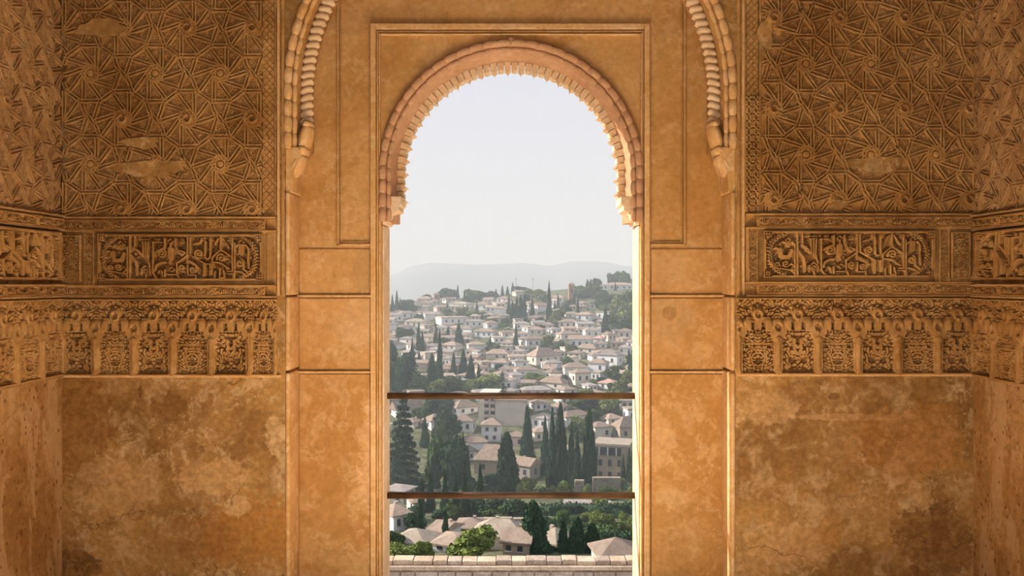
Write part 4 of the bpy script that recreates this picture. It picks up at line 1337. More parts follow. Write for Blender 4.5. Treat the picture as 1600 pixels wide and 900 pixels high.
# shrubs filling the garden beds
rs = random.Random(5)
for _ in range(46):
    px = rs.uniform(845, 992); py = rs.uniform(790, 862)
    w = rs.uniform(9, 20)
    bro(px, py - w * rs.uniform(0.5, 0.9), py, w, rs.choice(['mid', 'mid', 'dark', 'pale']))
for _ in range(26):
    px = rs.uniform(650, 800); py = rs.uniform(755, 815)
    w = rs.uniform(16, 30)
    bro(px, py - w * rs.uniform(0.6, 0.9), py, w, rs.choice(['mid', 'dark', 'dark']))
for _ in range(16):
    px = rs.uniform(850, 990); py = rs.uniform(755, 778)
    w = rs.uniform(12, 22)
    bro(px, py - w * rs.uniform(0.6, 0.9), py, w, rs.choice(['mid', 'dark', 'pale']))

# clipped hedges of the garden terraces
def hedge(px0, px1, py, hpx, label):
    pts = [ground(px0 + (px1 - px0) * i / 12, py + 1.5 * math.sin(i)) for i in range(13)]
    s = pts[6][3] / F
    h, w = hpx * s, 1.6
    V, Fc = np.zeros((0, 3)), []
    r = np.random.default_rng(int(px0 + py))
    x0, y0, z0, _ = pts[6]
    for (x, y, z, d), (x2, y2, z2, d2) in zip(pts[:-1], pts[1:]):
        n = 130
        q = r.uniform(0, 1, n)
        u = r.uniform(-1, 1, (n, 3)); k = np.argmax(np.abs(u), 1); u[np.arange(n), k] = np.sign(u[np.arange(n), k])
        P = np.stack([x + (x2 - x) * q - x0, y + (y2 - y) * q + u[:, 1] * w / 2 - y0, z + h / 2 + u[:, 2] * h / 2 - z0], 1)
        v, f = leaf_mesh('l', P, u, 0.45, M_BRO, int(x * 7) % 97, 0.2, 0.8)
        V, Fc = add_core(V, Fc, v, f)
        c = [(xx_ - x0, yy_ - y0 + sy * w * 0.45, zz_ - z0 + sz) for (xx_, yy_, zz_) in ((x, y, z), (x2, y2, z2)) for sy in (-1, 1) for sz in (-0.5, h * 0.93)]
        V, Fc = add_core(V, Fc, np.array(c), [(0, 1, 3, 2), (4, 6, 7, 5), (0, 4, 5, 1), (2, 3, 7, 6), (1, 5, 7, 3), (0, 2, 6, 4)])
    o = obj('hedge', mesh('hedge', V, Fc, M_DKB if hpx > 8 else M_BRO), None, (x0, y0, z0))
    tag(o, label, 'hedge')
hedge(845, 992, 804, 15, 'long dark clipped hedge crossing the garden terrace, just below the lower rail')
hedge(850, 935, 793, 4, 'thin pale-topped hedge along the garden walk above the long dark hedge')
hedge(930, 992, 848, 12, 'dark hedge beside the tiled roof at the lower right')
hedge(860, 990, 826, 5, 'low hedge on the middle garden terrace')
hedge(900, 990, 836, 5, 'low hedge on the lowest garden terrace')
hedge(730, 845, 812, 12, 'dark hedge behind the retaining wall, left of the garden terraces')

# ------------------------------------------------------------------ houses
def wall_mat(name, c): return simple(name, c, 0.9, 0.10, 0.25, 0.12, 0, 0.1)
M_WHITE = wall_mat('whitewash', (0.72, 0.71, 0.72))
M_CREAM = wall_mat('cream_render', (0.66, 0.60, 0.52))
M_PINKW = wall_mat('rose_render', (0.60, 0.48, 0.43))
M_TAN = wall_mat('tan_render', (0.45, 0.36, 0.28))
M_GREYW = wall_mat('grey_stone_wall', (0.33, 0.29, 0.26))
M_BRICK = wall_mat('red_brick', (0.36, 0.19, 0.14))
def roof_mat(name, c):
    m, n, l, b = node_mat(name)
    tc = n.new('ShaderNodeTexCoord')
    wv = n.new('ShaderNodeTexWave'); wv.inputs['Scale'].default_value = 2.2; wv.inputs['Distortion'].default_value = 0.6
    l.new(tc.outputs['Object'], wv.inputs['Vector'])
    x = noise(n, l, tc.outputs['Object'], 0.9, 7, 0.7)
    col = mixc(n, l, smooth(n, l, x, 0.3, 0.7), tuple(v * 0.75 for v in c), tuple(min(1, v * 1.25) for v in c))
    col = mixc(n, l, mathn(n, l, 'MULTIPLY', wv.outputs['Fac'], 0.25), col, tuple(v * 0.55 for v in c))
    oi = n.new('ShaderNodeObjectInfo')
    hs = n.new('ShaderNodeHueSaturation'); l.new(col, hs.inputs['Color'])
    l.new(mathn(n, l, 'MULTIPLY_ADD', oi.outputs['Random'], 0.4, 0.8), hs.inputs['Value'])
    l.new(hs.outputs[0], b.inputs['Base Color'])
    b.inputs['Roughness'].default_value = 0.9
    bp = n.new('ShaderNodeBump'); bp.inputs['Strength'].default_value = 0.6; bp.inputs['Distance'].default_value = 0.08
    l.new(wv.outputs['Fac'], bp.inputs['Height']); l.new(bp.outputs[0], b.inputs['Normal'])
    return m
M_ROOF = {'brown': roof_mat('brown_clay_tile', (0.34, 0.25, 0.19)), 'rose': roof_mat('rose_clay_tile', (0.39, 0.285, 0.22)), 'grey': roof_mat('grey_clay_tile', (0.36, 0.31, 0.28)), 'pink': roof_mat('fresh_red_tile', (0.56, 0.32, 0.26)), 'pale': roof_mat('pale_clay_tile', (0.45, 0.365, 0.28))}
M_GLASS = simple('dark_window', (0.055, 0.06, 0.075), 0.4, 0.2, 3)
M_FRAME = simple('window_trim', (0.55, 0.52, 0.50), 0.8, 0.1, 3)
M_DARKW = simple('dark_house_timber', (0.10, 0.085, 0.075), 0.8, 0.3, 3)  # dark brown timber, mottled at random
WM = {'white': M_WHITE, 'cream': M_CREAM, 'rose': M_PINKW, 'tan': M_TAN, 'grey': M_GREYW, 'brick': M_BRICK}
bm = bmesh.new(); box_bm(bm, -0.5, 0.5, -0.5, 0.5, -0.5, 0.5)
ME_WIN = from_bm('window', bm, M_GLASS)
bm = bmesh.new(); box_bm(bm, -0.5, 0.5, -0.5, 0.5, -0.5, 0.5)
ME_SILL = from_bm('sill', bm, M_FRAME)
bm = bmesh.new(); box_bm(bm, -0.5, 0.5, -0.5, 0.5, -0.5, 0.5)
ME_CHIM = from_bm('chimney', bm, M_TAN)

def roof_mesh(kind, w, dp, h, m, ov=0.45, th=0.22):
    a, b_ = w / 2 + ov, dp / 2 + ov
    if kind == 'gable':       # ridge along x
        top = [(-a, 0, h), (a, 0, h)]
    elif kind == 'cross':     # ridge towards the viewer
        V = [(-a, -b_, 0), (a, -b_, 0), (a, b_, 0), (-a, b_, 0), (0, -b_, h), (0, b_, h)]
        V += [(x, y, z - th) for x, y, z in V[:4]]
        return mesh('roof', V, [(0, 4, 5, 3), (1, 2, 5, 4), (0, 1, 4), (2, 3, 5), (6, 7, 1, 0), (7, 8, 2, 1), (8, 9, 3, 2), (9, 6, 0, 3), (9, 8, 7, 6)], m)
    elif kind == 'shed':
        V = [(-a, -b_, 0), (a, -b_, 0), (a, b_, h), (-a, b_, h)]
        V += [(x, y, z - th) for x, y, z in V]
        return mesh('roof', V, [(0, 1, 2, 3), (7, 6, 5, 4), (0, 4, 5, 1), (1, 5, 6, 2), (2, 6, 7, 3), (3, 7, 4, 0)], m)
    elif kind == 'flat':
        bm = bmesh.new(); box_bm(bm, -a + ov * .6, a - ov * .6, -b_ + ov * .6, b_ - ov * .6, -th, th * 1.6)
        return from_bm('roof', bm, m)
    else:                     # hip
        k = max(0.0, a - b_)
        top = [(-k - 0.01, 0, h), (k + 0.01, 0, h)]
    V = [(-a, -b_, 0), (a, -b_, 0), (a, b_, 0), (-a, b_, 0)] + top
    V += [(x, y, z - th) for x, y, z in V[:4]]
    return mesh('roof', V, [(0, 1, 5, 4), (2, 3, 4, 5), (1, 2, 5), (3, 0, 4), (6, 7, 1, 0), (7, 8, 2, 1), (8, 9, 3, 2), (9, 6, 0, 3), (9, 8, 7, 6)], m)

COLW = {'white': 'white', 'cream': 'cream', 'rose': 'rose-coloured', 'tan': 'tan', 'grey': 'grey stone', 'brick': 'red brick'}
rh = random.Random(23)
HOUSE_BOX = []
HOUSE_FOOT = []
FOOT = {}
def foot_free(px, py, w):
    x, y, z, d = ground(px, py)
    W_ = w * d / F; D_ = max(5.0, W_ * 0.65)
    return all(abs(x - a) > (W_ + b_) * 0.47 or abs(y + D_ / 2 - c) > (D_ + q) * 0.5 for (a, c, b_, q) in HOUSE_FOOT)
def house(px, base, w, wall_h, roof_h, col='white', roof='brown', kind='hip', rot=None, depth=None, wins=None, floors=None, words=None, name='house', cat='house', chim=None):
    x, y, z, d = ground(px, base)
    s = d / F
    W_, H_, R_ = w * s, wall_h * s, roof_h * s
    D_ = depth * s if depth else max(5.0, W_ * rh.uniform(0.45, 0.65))
    if rot is None: rot = rh.choice([-1, 1]) * rh.uniform(0.1, 0.65)
    e0 = empty(name, (x, y + D_ / 2, z - 0.2), rot)
    m = WM[col]
    hh = H_ + 0.2
    if kind == 'gable':       # gable ends carried up under the ridge
        a, b_ = W_ / 2, D_ / 2
        V = [(-a, -b_, -3), (a, -b_, -3), (a, b_, -3), (-a, b_, -3), (-a, -b_, hh), (a, -b_, hh), (a, b_, hh), (-a, b_, hh), (-a, 0, hh + R_ * 0.92), (a, 0, hh + R_ * 0.92)]
        wme = mesh('walls', V, [(0, 1, 5, 4), (1, 2, 6, 9, 5), (2, 3, 7, 6), (3, 0, 4, 8, 7), (4, 5, 9, 8), (6, 7, 8, 9)], m)
    elif kind == 'shed':
        a, b_ = W_ / 2, D_ / 2
        V = [(-a, -b_, -3), (a, -b_, -3), (a, b_, -3), (-a, b_, -3), (-a, -b_, hh - 0.05), (a, -b_, hh - 0.05), (a, b_, hh + R_ - 0.25), (-a, b_, hh + R_ - 0.25)]
        wme = mesh('walls', V, [(0, 1, 5, 4), (1, 2, 6, 5), (2, 3, 7, 6), (3, 0, 4, 7), (4, 5, 6, 7)], m)
    else:
        bm = bmesh.new(); box_bm(bm, -W_ / 2, W_ / 2, -D_ / 2, D_ / 2, -3, hh)
        wme = from_bm('walls', bm, m)
    obj('walls', wme, e0)
    rm = M_ROOF[roof] if kind != 'flat' else (M_ROOF['pale'] if roof != 'wall' else m)
    ro = obj('roof', roof_mesh('hip' if kind == 'tower' else kind, W_, D_, R_, rm), e0, (0, 0, hh + (0.2 if kind != 'shed' else 0.05)))
    fl_ = floors or max(1, min(4, round(H_ / 3.2)))
    nw = wins if wins is not None else max(2, min(5, int(W_ / 3.2)))
    fh = H_ / fl_
    for f in range(fl_):
        for i in range(nw):
            if wins is None and rh.random() < 0.18: continue
            wx_ = (i + 0.5) / nw * W_ * 0.9 - W_ * 0.45 + rh.uniform(-0.2, 0.2)
            wz_ = 0.2 + fh * (f + 0.55)
            ww, wh = min(0.95, W_ / nw * 0.4), min(1.45, fh * 0.46)
            o = obj('window', ME_WIN, e0, (wx_, -D_ / 2 - 0.02, wz_), (0, 0, 0), (ww, 0.10, wh))
            if s < 0.30:
                obj('sill', ME_SILL, o, (0, -0.5, -0.5 - 0.06 / wh), (0, 0, 0), (1.25, 2.2, 0.12 / wh))
        for sd in (-1, 1):
            if rh.random() < 0.6:
                obj('window', ME_WIN, e0, (sd * (W_ / 2 + 0.02), rh.uniform(-0.25, 0.25) * D_, 0.2 + fh * (f + 0.55)), (0, 0, 0), (0.10, 1.0, min(1.5, fh * 0.5)))
    if (chim if chim is not None else rh.random() < 0.5) and kind not in ('flat', 'tower'):
        ch = obj('chimney', ME_CHIM, e0, (rh.uniform(-0.3, 0.3) * W_, rh.uniform(0, 0.2) * D_, hh + R_ * 0.75), (0, 0, 0), (0.55, 0.55, R_ * 0.5 + 0.7))
    e0['category'] = cat
    if words is None:
        size = 'long' if w > 42 else ('small' if H_ < 5 else ('tall' if H_ > 9 else 'plain'))
        words = f'{size} {COLW[col]} house'
        if s < 0.26 and kind != 'flat': words += f' with {roof.replace("pink", "red")} roof'.replace('rose roof', 'rosy roof')
    LAND_ITEMS.append((e0, words, px, base - wall_h / 2, cat))
    HOUSE_BOX.append((px - w / 2, base - wall_h - roof_h, px + w / 2, base))
    HOUSE_FOOT.append((x, y + D_ / 2, W_, D_))
    FOOT[e0.name] = (abs(math.cos(rot)) * W_ / 2 + abs(math.sin(rot)) * D_ / 2 + 0.3, abs(math.sin(rot)) * W_ / 2 + abs(math.cos(rot)) * D_ / 2 + 0.3)
    return e0, W_, D_, hh, s

# landmarks, labelled by hand
LANDMARKS = []
def mark(e0, label, px, py, short):
    e0['label'] = label
    for i, it in enumerate(LAND_ITEMS):
        if it[0] is e0: LAND_ITEMS.pop(i); break
    LANDMARKS.append((px, py, short))
h = house(893, 470, 8.5, 25, 4, 'brick', 'brown', 'tower', 0.1, 8.5, 0, 1, name='bell_tower', cat='tower')
for sx in (0,):
    obj('belfry_opening', ME_WIN, h[0], (0, -h[2] / 2 - 0.03, h[3] * 0.62), (0, 0, 0), (0.9, 0.12, 2.4))
obj('cornice', ME_SILL, h[0], (0, 0, h[3] + 0.05), (0, 0, 0), (h[1] + 0.7, h[2] + 0.7, 0.35))
mark(h[0], 'square red brick bell tower with tiled cap on the skyline', 893, 455, 'the brick bell tower')
h = house(682, 470, 9, 10, 2.5, 'brick', 'brown', 'tower', 0.2, 9, 1, 1, name='brick_tower', cat='tower')
mark(h[0], 'low reddish brick tower on the skyline at the left', 682, 462, 'the low reddish tower')

# pale apartment block behind the upper rail
x, y, z, d = ground(787, 664)
s = d / F
ap = empty('apartment_block', (x, y + 5, z - 0.2), -0.12)
def apbox(nm, x0, x1, y0, y1, z0, z1, m): return box(nm, x0 * s, x1 * s, y0, y1, z0 * s, z1 * s, m, ap)
apbox('stair_tower', -37, -9, -5, 7, -10, 47, M_CREAM)
apbox('main_block', -9, 36, -6, 8, -10, 40, M_CREAM)
obj('roof', roof_mesh('hip', 46 * s, 14, 5 * s, M_ROOF['rose'], 0.5, 0.25), ap, (13.5 * s, 1, 40.6 * s))
apbox('tower_roof', -38, -8, -5.4, 7.4, 47, 48.4, M_CREAM)
for f in range(4):
    for cxw in (-24, -14.5):
        apbox('balcony_recess', cxw - 3.6, cxw + 3.6, -5.06, -4.9, 5 + f * 10.5, 11 + f * 10.5, M_GLASS)
        apbox('balcony_rail', cxw - 4, cxw + 4, -5.5, -4.95, 2.6 + f * 10.5, 5.6 + f * 10.5, M_PINKW)
    apbox('window', 36.02, 36.3, -3, -2, 5 + f * 9, 10 + f * 9, M_GLASS)
tag(ap, 'pale rose apartment block with stacked balconies just below the upper rail', 'building')
LANDMARKS.append((787, 645, 'the apartment block'))
HOUSE_BOX.append((750, 615, 824, 664))

# three-storey house with an open gallery at the right
h = house(962, 752, 56, 54, 3, 'tan', 'grey', 'flat', -0.28, 50, 0, 3, name='gallery_house', cat='house')
W_, D_, H_, s = h[1:]
obj('gallery_opening', ME_WIN, h[0], (-W_ * 0.08, -D_ / 2 - 0.02, H_ * 0.84), (0, 0, 0), (W_ * 0.72, 0.16, H_ * 0.22))
for i in range(3):
    obj('gallery_post', ME_SILL, h[0], (-W_ * 0.44 + i * W_ * 0.24 + 1.0, -D_ / 2 - 0.12, H_ * 0.84), (0, 0, 0), (0.35, 0.3, H_ * 0.22))
for i in range(3):
    obj('window', ME_WIN, h[0], (-W_ * 0.30 + i * W_ * 0.26, -D_ / 2 - 0.03, H_ * 0.52), (0, 0, 0), (0.95, 0.12, 1.7))
    obj('window', ME_WIN, h[0], (-W_ * 0.30 + i * W_ * 0.26, -D_ / 2 - 0.03, H_ * 0.20), (0, 0, 0), (0.9, 0.12, 1.2))
mark(h[0], 'tan three-storey house with open gallery under a flat roof, far right', 962, 720, 'the gallery house')
def mark_near(px, py, cat, label, short):
    it = min((q for q in LAND_ITEMS if q[4] == cat), key=lambda q: math.hypot(q[2] - px, q[3] - py))
    mark(it[0], label, it[2], it[3], short)
mark_near(630, 708, 'cedar', 'large tiered cedar at the left edge of the view, behind the upper rail', 'the tiered cedar')
mark_near(876, 711, 'cypress', 'broadest cypress of the tall clump between the two rails', 'the tall cypress clump')
mark_near(833, 830, 'cypress', 'broad lone cypress just behind the garden wall, right of centre', 'the lone broad cypress')
mark_near(740, 851, 'tree', 'bright pale-leaved tree just behind the garden wall, left of centre', 'the bright pale tree')
mark_near(687, 563, 'cypress', 'very tall thin cypress on the left slope above the upper rail', 'the tall thin cypress')
mark_near(858, 477, 'cypress', 'tall pointed cypress standing alone near the skyline', 'the tall skyline cypress')

for a in [
    # far rows: px, base, width, wall, roof, wall colour, roof colour, kind
    (665, 480, 18, 6, 4, 'cream', 'rose', 'cross'), (668, 471, 22, 4, 4, 'rose', 'rose', 'hip'), (700, 473, 20, 5, 3, 'white', 'brown', 'hip'), (722, 482, 26, 7, 3, 'white', 'grey', 'hip'), (755, 484, 24, 8, 4, 'white', 'rose', 'hip'), (768, 476, 16, 8, 3, 'cream', 'brown', 'gable'), (785, 474, 20, 7, 3, 'white', 'brown', 'hip'),
    (618, 503, 22, 10, 3, 'white', 'grey', 'hip'), (640, 497, 24, 8, 3, 'white', 'grey', 'hip'), (657, 496, 18, 7, 3, 'white', 'brown', 'gable'), (674, 500, 24, 9, 3, 'white', 'grey', 'shed'), (692, 487, 22, 7, 3, 'rose', 'brown', 'hip'), (708, 508, 46, 10, 2, 'white', 'pale', 'flat'), (742, 510, 32, 8, 3, 'white', 'grey', 'hip'), (712, 480, 16, 6, 3, 'white', 'brown', 'hip'), (783, 490, 18, 8, 3, 'white', 'brown', 'hip'), (775, 505, 22, 8, 3, 'white', 'brown', 'hip'), (612, 516, 20, 8, 3, 'white', 'grey', 'hip'), (650, 512, 34, 9, 4, 'cream', 'pale', 'hip'), (633, 520, 26, 8, 3, 'white', 'brown', 'hip'), (690, 520, 22, 8, 3, 'white', 'grey', 'hip'),
    (846, 488, 18, 9, 4, 'white', 'brown', 'gable'), (843, 504, 20, 8, 3, 'rose', 'brown', 'hip'), (873, 473, 18, 7, 4, 'white', 'rose', 'hip'), (815, 514, 24, 8, 3, 'white', 'grey', 'hip'), (893, 498, 22, 7, 3, 'cream', 'pale', 'hip'), (917, 501, 26, 9, 4, 'white', 'rose', 'hip'), (916, 485, 11, 6, 2, 'cream', 'brown', 'hip'), (926, 484, 14, 9, 2, 'white', 'grey', 'cross'), (938, 500, 22, 11, 2, 'white', 'pale', 'flat'), (889, 513, 30, 9, 4, 'cream', 'rose', 'hip'), (914, 515, 26, 9, 3, 'white', 'grey', 'shed'), (968, 453, 52, 7, 4, 'white', 'rose', 'hip'), (985, 444, 16, 6, 3, 'white', 'brown', 'hip'), (857, 470, 26, 6, 4, 'cream', 'rose', 'hip'), (812, 462, 20, 6, 2, 'cream', 'brown', 'hip'),
    # middle rows
    (730, 523, 24, 9, 4, 'white', 'grey', 'hip'), (762, 527, 32, 9, 4, 'white', 'rose', 'hip'), (791, 529, 24, 8, 3, 'cream', 'brown', 'hip'), (743, 547, 26, 8, 4, 'white', 'rose', 'hip'), (705, 550, 26, 8, 5, 'cream', 'rose', 'hip'), (690, 566, 18, 9, 4, 'cream', 'rose', 'hip'), (700, 575, 16, 14, 3, 'white', 'grey', 'hip'), (749, 562, 12, 11, 2, 'white', 'grey', 'cross'), (775, 562, 36, 8, 7, 'cream', 'rose', 'hip'), (791, 576, 28, 9, 5, 'white', 'rose', 'hip'), (659, 577, 20, 9, 4, 'rose', 'rose', 'gable'), (640, 560, 22, 9, 4, 'white', 'grey', 'hip'), (762, 582, 20, 8, 4, 'cream', 'rose', 'hip'), (774, 594, 22, 9, 4, 'white', 'brown', 'hip'), (795, 612, 20, 16, 4, 'white', 'rose', 'hip'), (720, 538, 20, 7, 3, 'rose', 'rose', 'hip'), (668, 535, 28, 9, 4, 'cream', 'brown', 'hip'), (636, 538, 24, 8, 3, 'white', 'grey', 'hip'),
    (815, 531, 24, 9, 3, 'white', 'rose', 'hip'), (835, 543, 40, 13, 4, 'white', 'brown', 'hip'), (848, 523, 22, 8, 4, 'cream', 'rose', 'hip'), (868, 523, 18, 8, 3, 'white', 'grey', 'hip'), (886, 531, 30, 9, 4, 'cream', 'rose', 'hip'), (908, 544, 34, 13, 6, 'white', 'brown', 'gable'), (925, 527, 24, 10, 5, 'white', 'grey', 'hip'), (938, 540, 14, 10, 4, 'white', 'pink', 'hip'), (955, 533, 18, 10, 4, 'cream', 'brown', 'hip'), (977, 530, 22, 11, 4, 'cream', 'rose', 'hip'), (986, 547, 22, 11, 5, 'white', 'rose', 'hip'), (965, 545, 18, 9, 3, 'tan', 'brown', 'hip'),
    (838, 572, 46, 12, 12, 'cream', 'rose', 'hip'), (862, 575, 28, 9, 4, 'white', 'grey', 'hip'), (897, 560, 22, 9, 3, 'cream', 'brown', 'hip'), (893, 571, 18, 11, 3, 'cream', 'pale', 'flat'), (918, 553, 34, 7, 6, 'cream', 'brown', 'hip'), (930, 563, 18, 9, 4, 'white', 'brown', 'hip'), (955, 574, 34, 17, 5, 'white', 'grey', 'hip'), (948, 558, 34, 7, 4, 'white', 'brown', 'hip'), (900, 587, 36, 12, 7, 'white', 'brown', 'hip'), (935, 580, 28, 14, 6, 'white', 'brown', 'hip'), (911, 601, 28, 18, 4, 'cream', 'brown', 'hip'), (938, 594, 16, 10, 2, 'white', 'grey', 'flat'),
    (822, 592, 34, 13, 6, 'white', 'brown', 'hip'), (807, 602, 20, 15, 4, 'white', 'grey', 'hip'), (811, 577, 22, 11, 4, 'white', 'grey', 'hip'), (868, 612, 40, 9, 9, 'cream', 'brown', 'hip'), (948, 609, 26, 9, 5, 'white', 'pink', 'hip'), (935, 610, 16, 7, 3, 'white', 'grey', 'hip'), (925, 620, 34, 5, 4, 'tan', 'rose', 'hip'), (828, 620, 44, 9, 5, 'rose', 'grey', 'hip'), (885, 616, 24, 8, 4, 'white', 'brown', 'hip'), (806, 618, 22, 8, 3, 'white', 'grey', 'hip'), (988, 614, 18, 9, 4, 'tan', 'brown', 'hip'),
    # below the upper rail
    (736, 648, 36, 11, 10, 'white', 'brown', 'hip'), (736, 676, 34, 17, 7, 'white', 'brown', 'hip'), (768, 694, 30, 26, 9, 'white', 'rose', 'hip'), (742, 703, 34, 13, 10, 'white', 'rose', 'hip'), (676, 672, 26, 13, 9, 'white', 'rose', 'hip'), (636, 645, 44, 10, 12, 'white', 'rose', 'gable'), (640, 668, 32, 8, 5, 'cream', 'brown', 'hip'), (616, 640, 24, 10, 4, 'white', 'grey', 'hip'), (722, 722, 34, 14, 12, 'white', 'grey', 'cross'), (772, 742, 52, 22, 22, 'tan', 'rose', 'hip'), (843, 642, 24, 11, 5, 'white', 'brown', 'hip'), (862, 642, 22, 9, 6, 'white', 'rose', 'hip'), (852, 672, 30, 18, 6, 'white', 'grey', 'hip'), (893, 660, 48, 12, 7, 'white', 'brown', 'hip'), (880, 630, 24, 10, 3, 'white', 'grey', 'flat'), (842, 690, 26, 14, 5, 'cream', 'rose', 'hip'), (808, 700, 30, 16, 6, 'rose', 'brown', 'hip'),
    (945, 688, 28, 20, 6, 'cream', 'brown', 'hip'), (976, 690, 36, 22, 14, 'tan', 'brown', 'hip'), (988, 660, 26, 18, 4, 'white', 'grey', 'flat'), (958, 662, 26, 7, 6, 'cream', 'rose', 'hip'), (975, 640, 22, 14, 5, 'cream', 'grey', 'hip'), (955, 638, 18, 10, 4, 'cream', 'brown', 'hip'), (885, 720, 26, 16, 5, 'grey', 'rose', 'hip'), (820, 750, 34, 22, 10, 'grey', 'brown', 'gable'),
    # by the garden
    (614, 830, 30, 24, 12, 'white', 'rose', 'hip'), (648, 800, 20, 14, 5, 'cream', 'brown', 'hip'), (622, 788, 36, 20, 4, 'grey', 'grey', 'hip'), (660, 862, 54, 12, 14, 'white', 'pale', 'hip'), (695, 842, 26, 12, 8, 'white', 'rose', 'gable'), (705, 864, 48, 11, 10, 'white', 'rose', 'hip'), (735, 836, 44, 8, 10, 'rose', 'rose', 'hip'), (770, 862, 84, 20, 20, 'cream', 'pale', 'hip'), (812, 866, 40, 18, 14, 'tan', 'rose', 'gable'), (868, 860, 34, 10, 16, 'cream', 'pale', 'hip'), (966, 882, 64, 10, 20, 'cream', 'rose', 'hip'), (925, 756, 0.1, 0.1, 0.1, 'grey', 'grey', 'flat')][:-1]:
    house(*a)

# infill so that no gap of the slope stays bare
def clear(b0, b1, b2, b3):
    n = 0
    for (a0, a1, a2, a3) in HOUSE_BOX:
        ox = min(a2, b2) - max(a0, b0); oy = min(a3, b3) - max(a1, b1)
        if ox > 0 and oy > 0 and ox * oy > 0.40 * (b2 - b0) * (b3 - b1): return False
    for (a0, a1, a2, a3) in TREE_BOX:        # keep in front of cypresses free
        if b3 > a3 and min(a2, b2) > max(a0, b0) and a3 - b1 > 0.22 * (a3 - a1) and b1 > a1 - 2: return False
    return True
ri = random.Random(77)
cnt = 0
for _ in range(5200):
    px, py = ri.uniform(540, 1070), ri.uniform(476, 626)
    outside = px < 600 or px > 1000
    if outside and ri.random() < 0.5: continue
    if px > 945 and py < 520 or px < 640 and py > 545: continue
    k = (py - 440) / 160
    w = ri.uniform(14, 20) * (0.75 + 0.5 * k); wh = ri.uniform(6, 9) * (0.75 + 0.4 * k); r_ = ri.uniform(2, 4) * (0.8 + 0.5 * k)
    if clear(px - w / 2, py - wh - r_, px + w / 2, py) and foot_free(px, py, w):
        house(px, py, w, wh, r_, ri.choice(['white', 'white', 'white', 'cream', 'cream', 'rose']), ri.choice(['brown', 'grey', 'rose', 'pale']), ri.choice(['hip', 'hip', 'gable', 'shed', 'flat']))
        cnt += 1
        if cnt >= 150: break

# low bushes in the remaining gaps
cnt = 0
for _ in range(3000):
    px, py = ri.uniform(560, 1050), ri.uniform(470, 625)
    w = ri.uniform(9, 16)
    if clear(px - w, py - w * 0.7, px + w, py + 1):
        bro(px, py - w * ri.uniform(0.6, 0.9), py, w, ri.choice(['mid', 'pale', 'dark', 'mid']))
        HOUSE_BOX.append((px - w / 2, py - w * 0.7, px + w / 2, py))
        cnt += 1
        if cnt > 60: break

# the town and its trees go on to both sides of what the window shows
for side, lo, hi in ((-1, 380, 592), (1, 1010, 1230)):
    nh = nt = 0
    for _ in range(1500):
        px, py = ri.uniform(lo, hi), ri.uniform(482, 700)
        k = (py - 440) / 160
        w = ri.uniform(18, 26) * (0.75 + 0.5 * k)
        if nh < 34 and clear(px - w / 2, py - w * 0.6, px + w / 2, py) and foot_free(px, py, w):
            house(px, py, w, ri.uniform(7, 11) * (0.75 + 0.4 * k), ri.uniform(2, 5), ri.choice(['white', 'white', 'cream', 'rose']), ri.choice(['brown', 'grey', 'rose', 'pale']), ri.choice(['hip', 'hip', 'gable', 'shed']))
            nh += 1
        elif nt < 44:
            t_ = ri.uniform(20, 40) * (0.6 + 0.4 * k)
            py2 = ri.uniform(470, 860)
            if ri.random() < 0.35: cyp(px, py2 - t_ * 1.6, py2, t_ * 0.35)
            else: bro(px, py2 - t_ * 0.8, py2, t_, ri.choice(['mid', 'dark', 'pale']))
            nt += 1

# two tall lamp posts on the skyline
M_POST = simple('lamp_post_steel', (0.16, 0.16, 0.17), 0.5, 0.1, 4)
bm = bmesh.new(); bmesh.ops.create_cone(bm, cap_ends=True, segments=8, radius1=0.16, radius2=0.10, depth=1.0)
for v in bm.verts: v.co.z += 0.5
ME_POST = from_bm('post', bm, M_POST)
bm = bmesh.new(); box_bm(bm, -0.5, 0.5, -0.3, 0.3, -0.2, 0.2, 0.08)
ME_HEAD = from_bm('lamp_head', bm, M_POST)
for (px, la) in ((806.5, 'tall thin lamp post on the skyline, left one of two'), (832.5, 'tall thin lamp post on the skyline, right one of two')):
    x, y, z, d = ground(px, 458)
    e0 = empty('lamp_post', (x, y, z)); tag(e0, la, 'lamp post', 'skyline lamp posts')
    hh = 22 * d / F
    obj('post', ME_POST, e0, (0, 0, -0.5), (0, 0, 0), (1, 1, hh + 0.5))
    obj('lamp_head', ME_HEAD, e0, (0, 0, hh), (0, 0, 0), (1.6, 1, 1))

# retaining and ruined walls of the gardens
M_RUIN = plaster('weathered_rubble', (0.20, 0.17, 0.14), (0.33, 0.29, 0.25), (0.46, 0.41, 0.36), 19.3, 0.5, flake=0.7, bump=0.6)
def stone_wall(px0, px1, py, hpx, label, m=None, crenel=0):
    a, b_ = ground(px0, py), ground(px1, py)
    s = (a[3] + b_[3]) / 2 / F
    e0 = empty('terrace_wall', (a[0], a[1], a[2]), math.atan2(b_[1] - a[1], b_[0] - a[0]))
    L = math.hypot(b_[0] - a[0], b_[1] - a[1]); h = hpx * s
    tag(e0, label, 'wall')
    box('wall_body', 0, L, 0, 0.7, -2, h, m or M_GREYW, e0, 0.03)
    n = max(2, int(L / 2.2))
    for i in range(n):
        box('coping_stone', i * L / n + 0.04, (i + 1) * L / n - 0.04, -0.12, 0.82, h + 0.01, h + 0.28 + rh.uniform(-0.05, 0.15), M_TAN, e0, 0.03)
stone_wall(732, 846, 822, 9, 'pale stone retaining wall left of the garden terraces, under a dark hedge', M_PINKW)
stone_wall(926, 970, 775, 27, 'ruined grey stone wall below the gallery house', M_RUIN)
stone_wall(898, 913, 775, 22, 'short ruined stone wall between tall cypresses', M_RUIN)
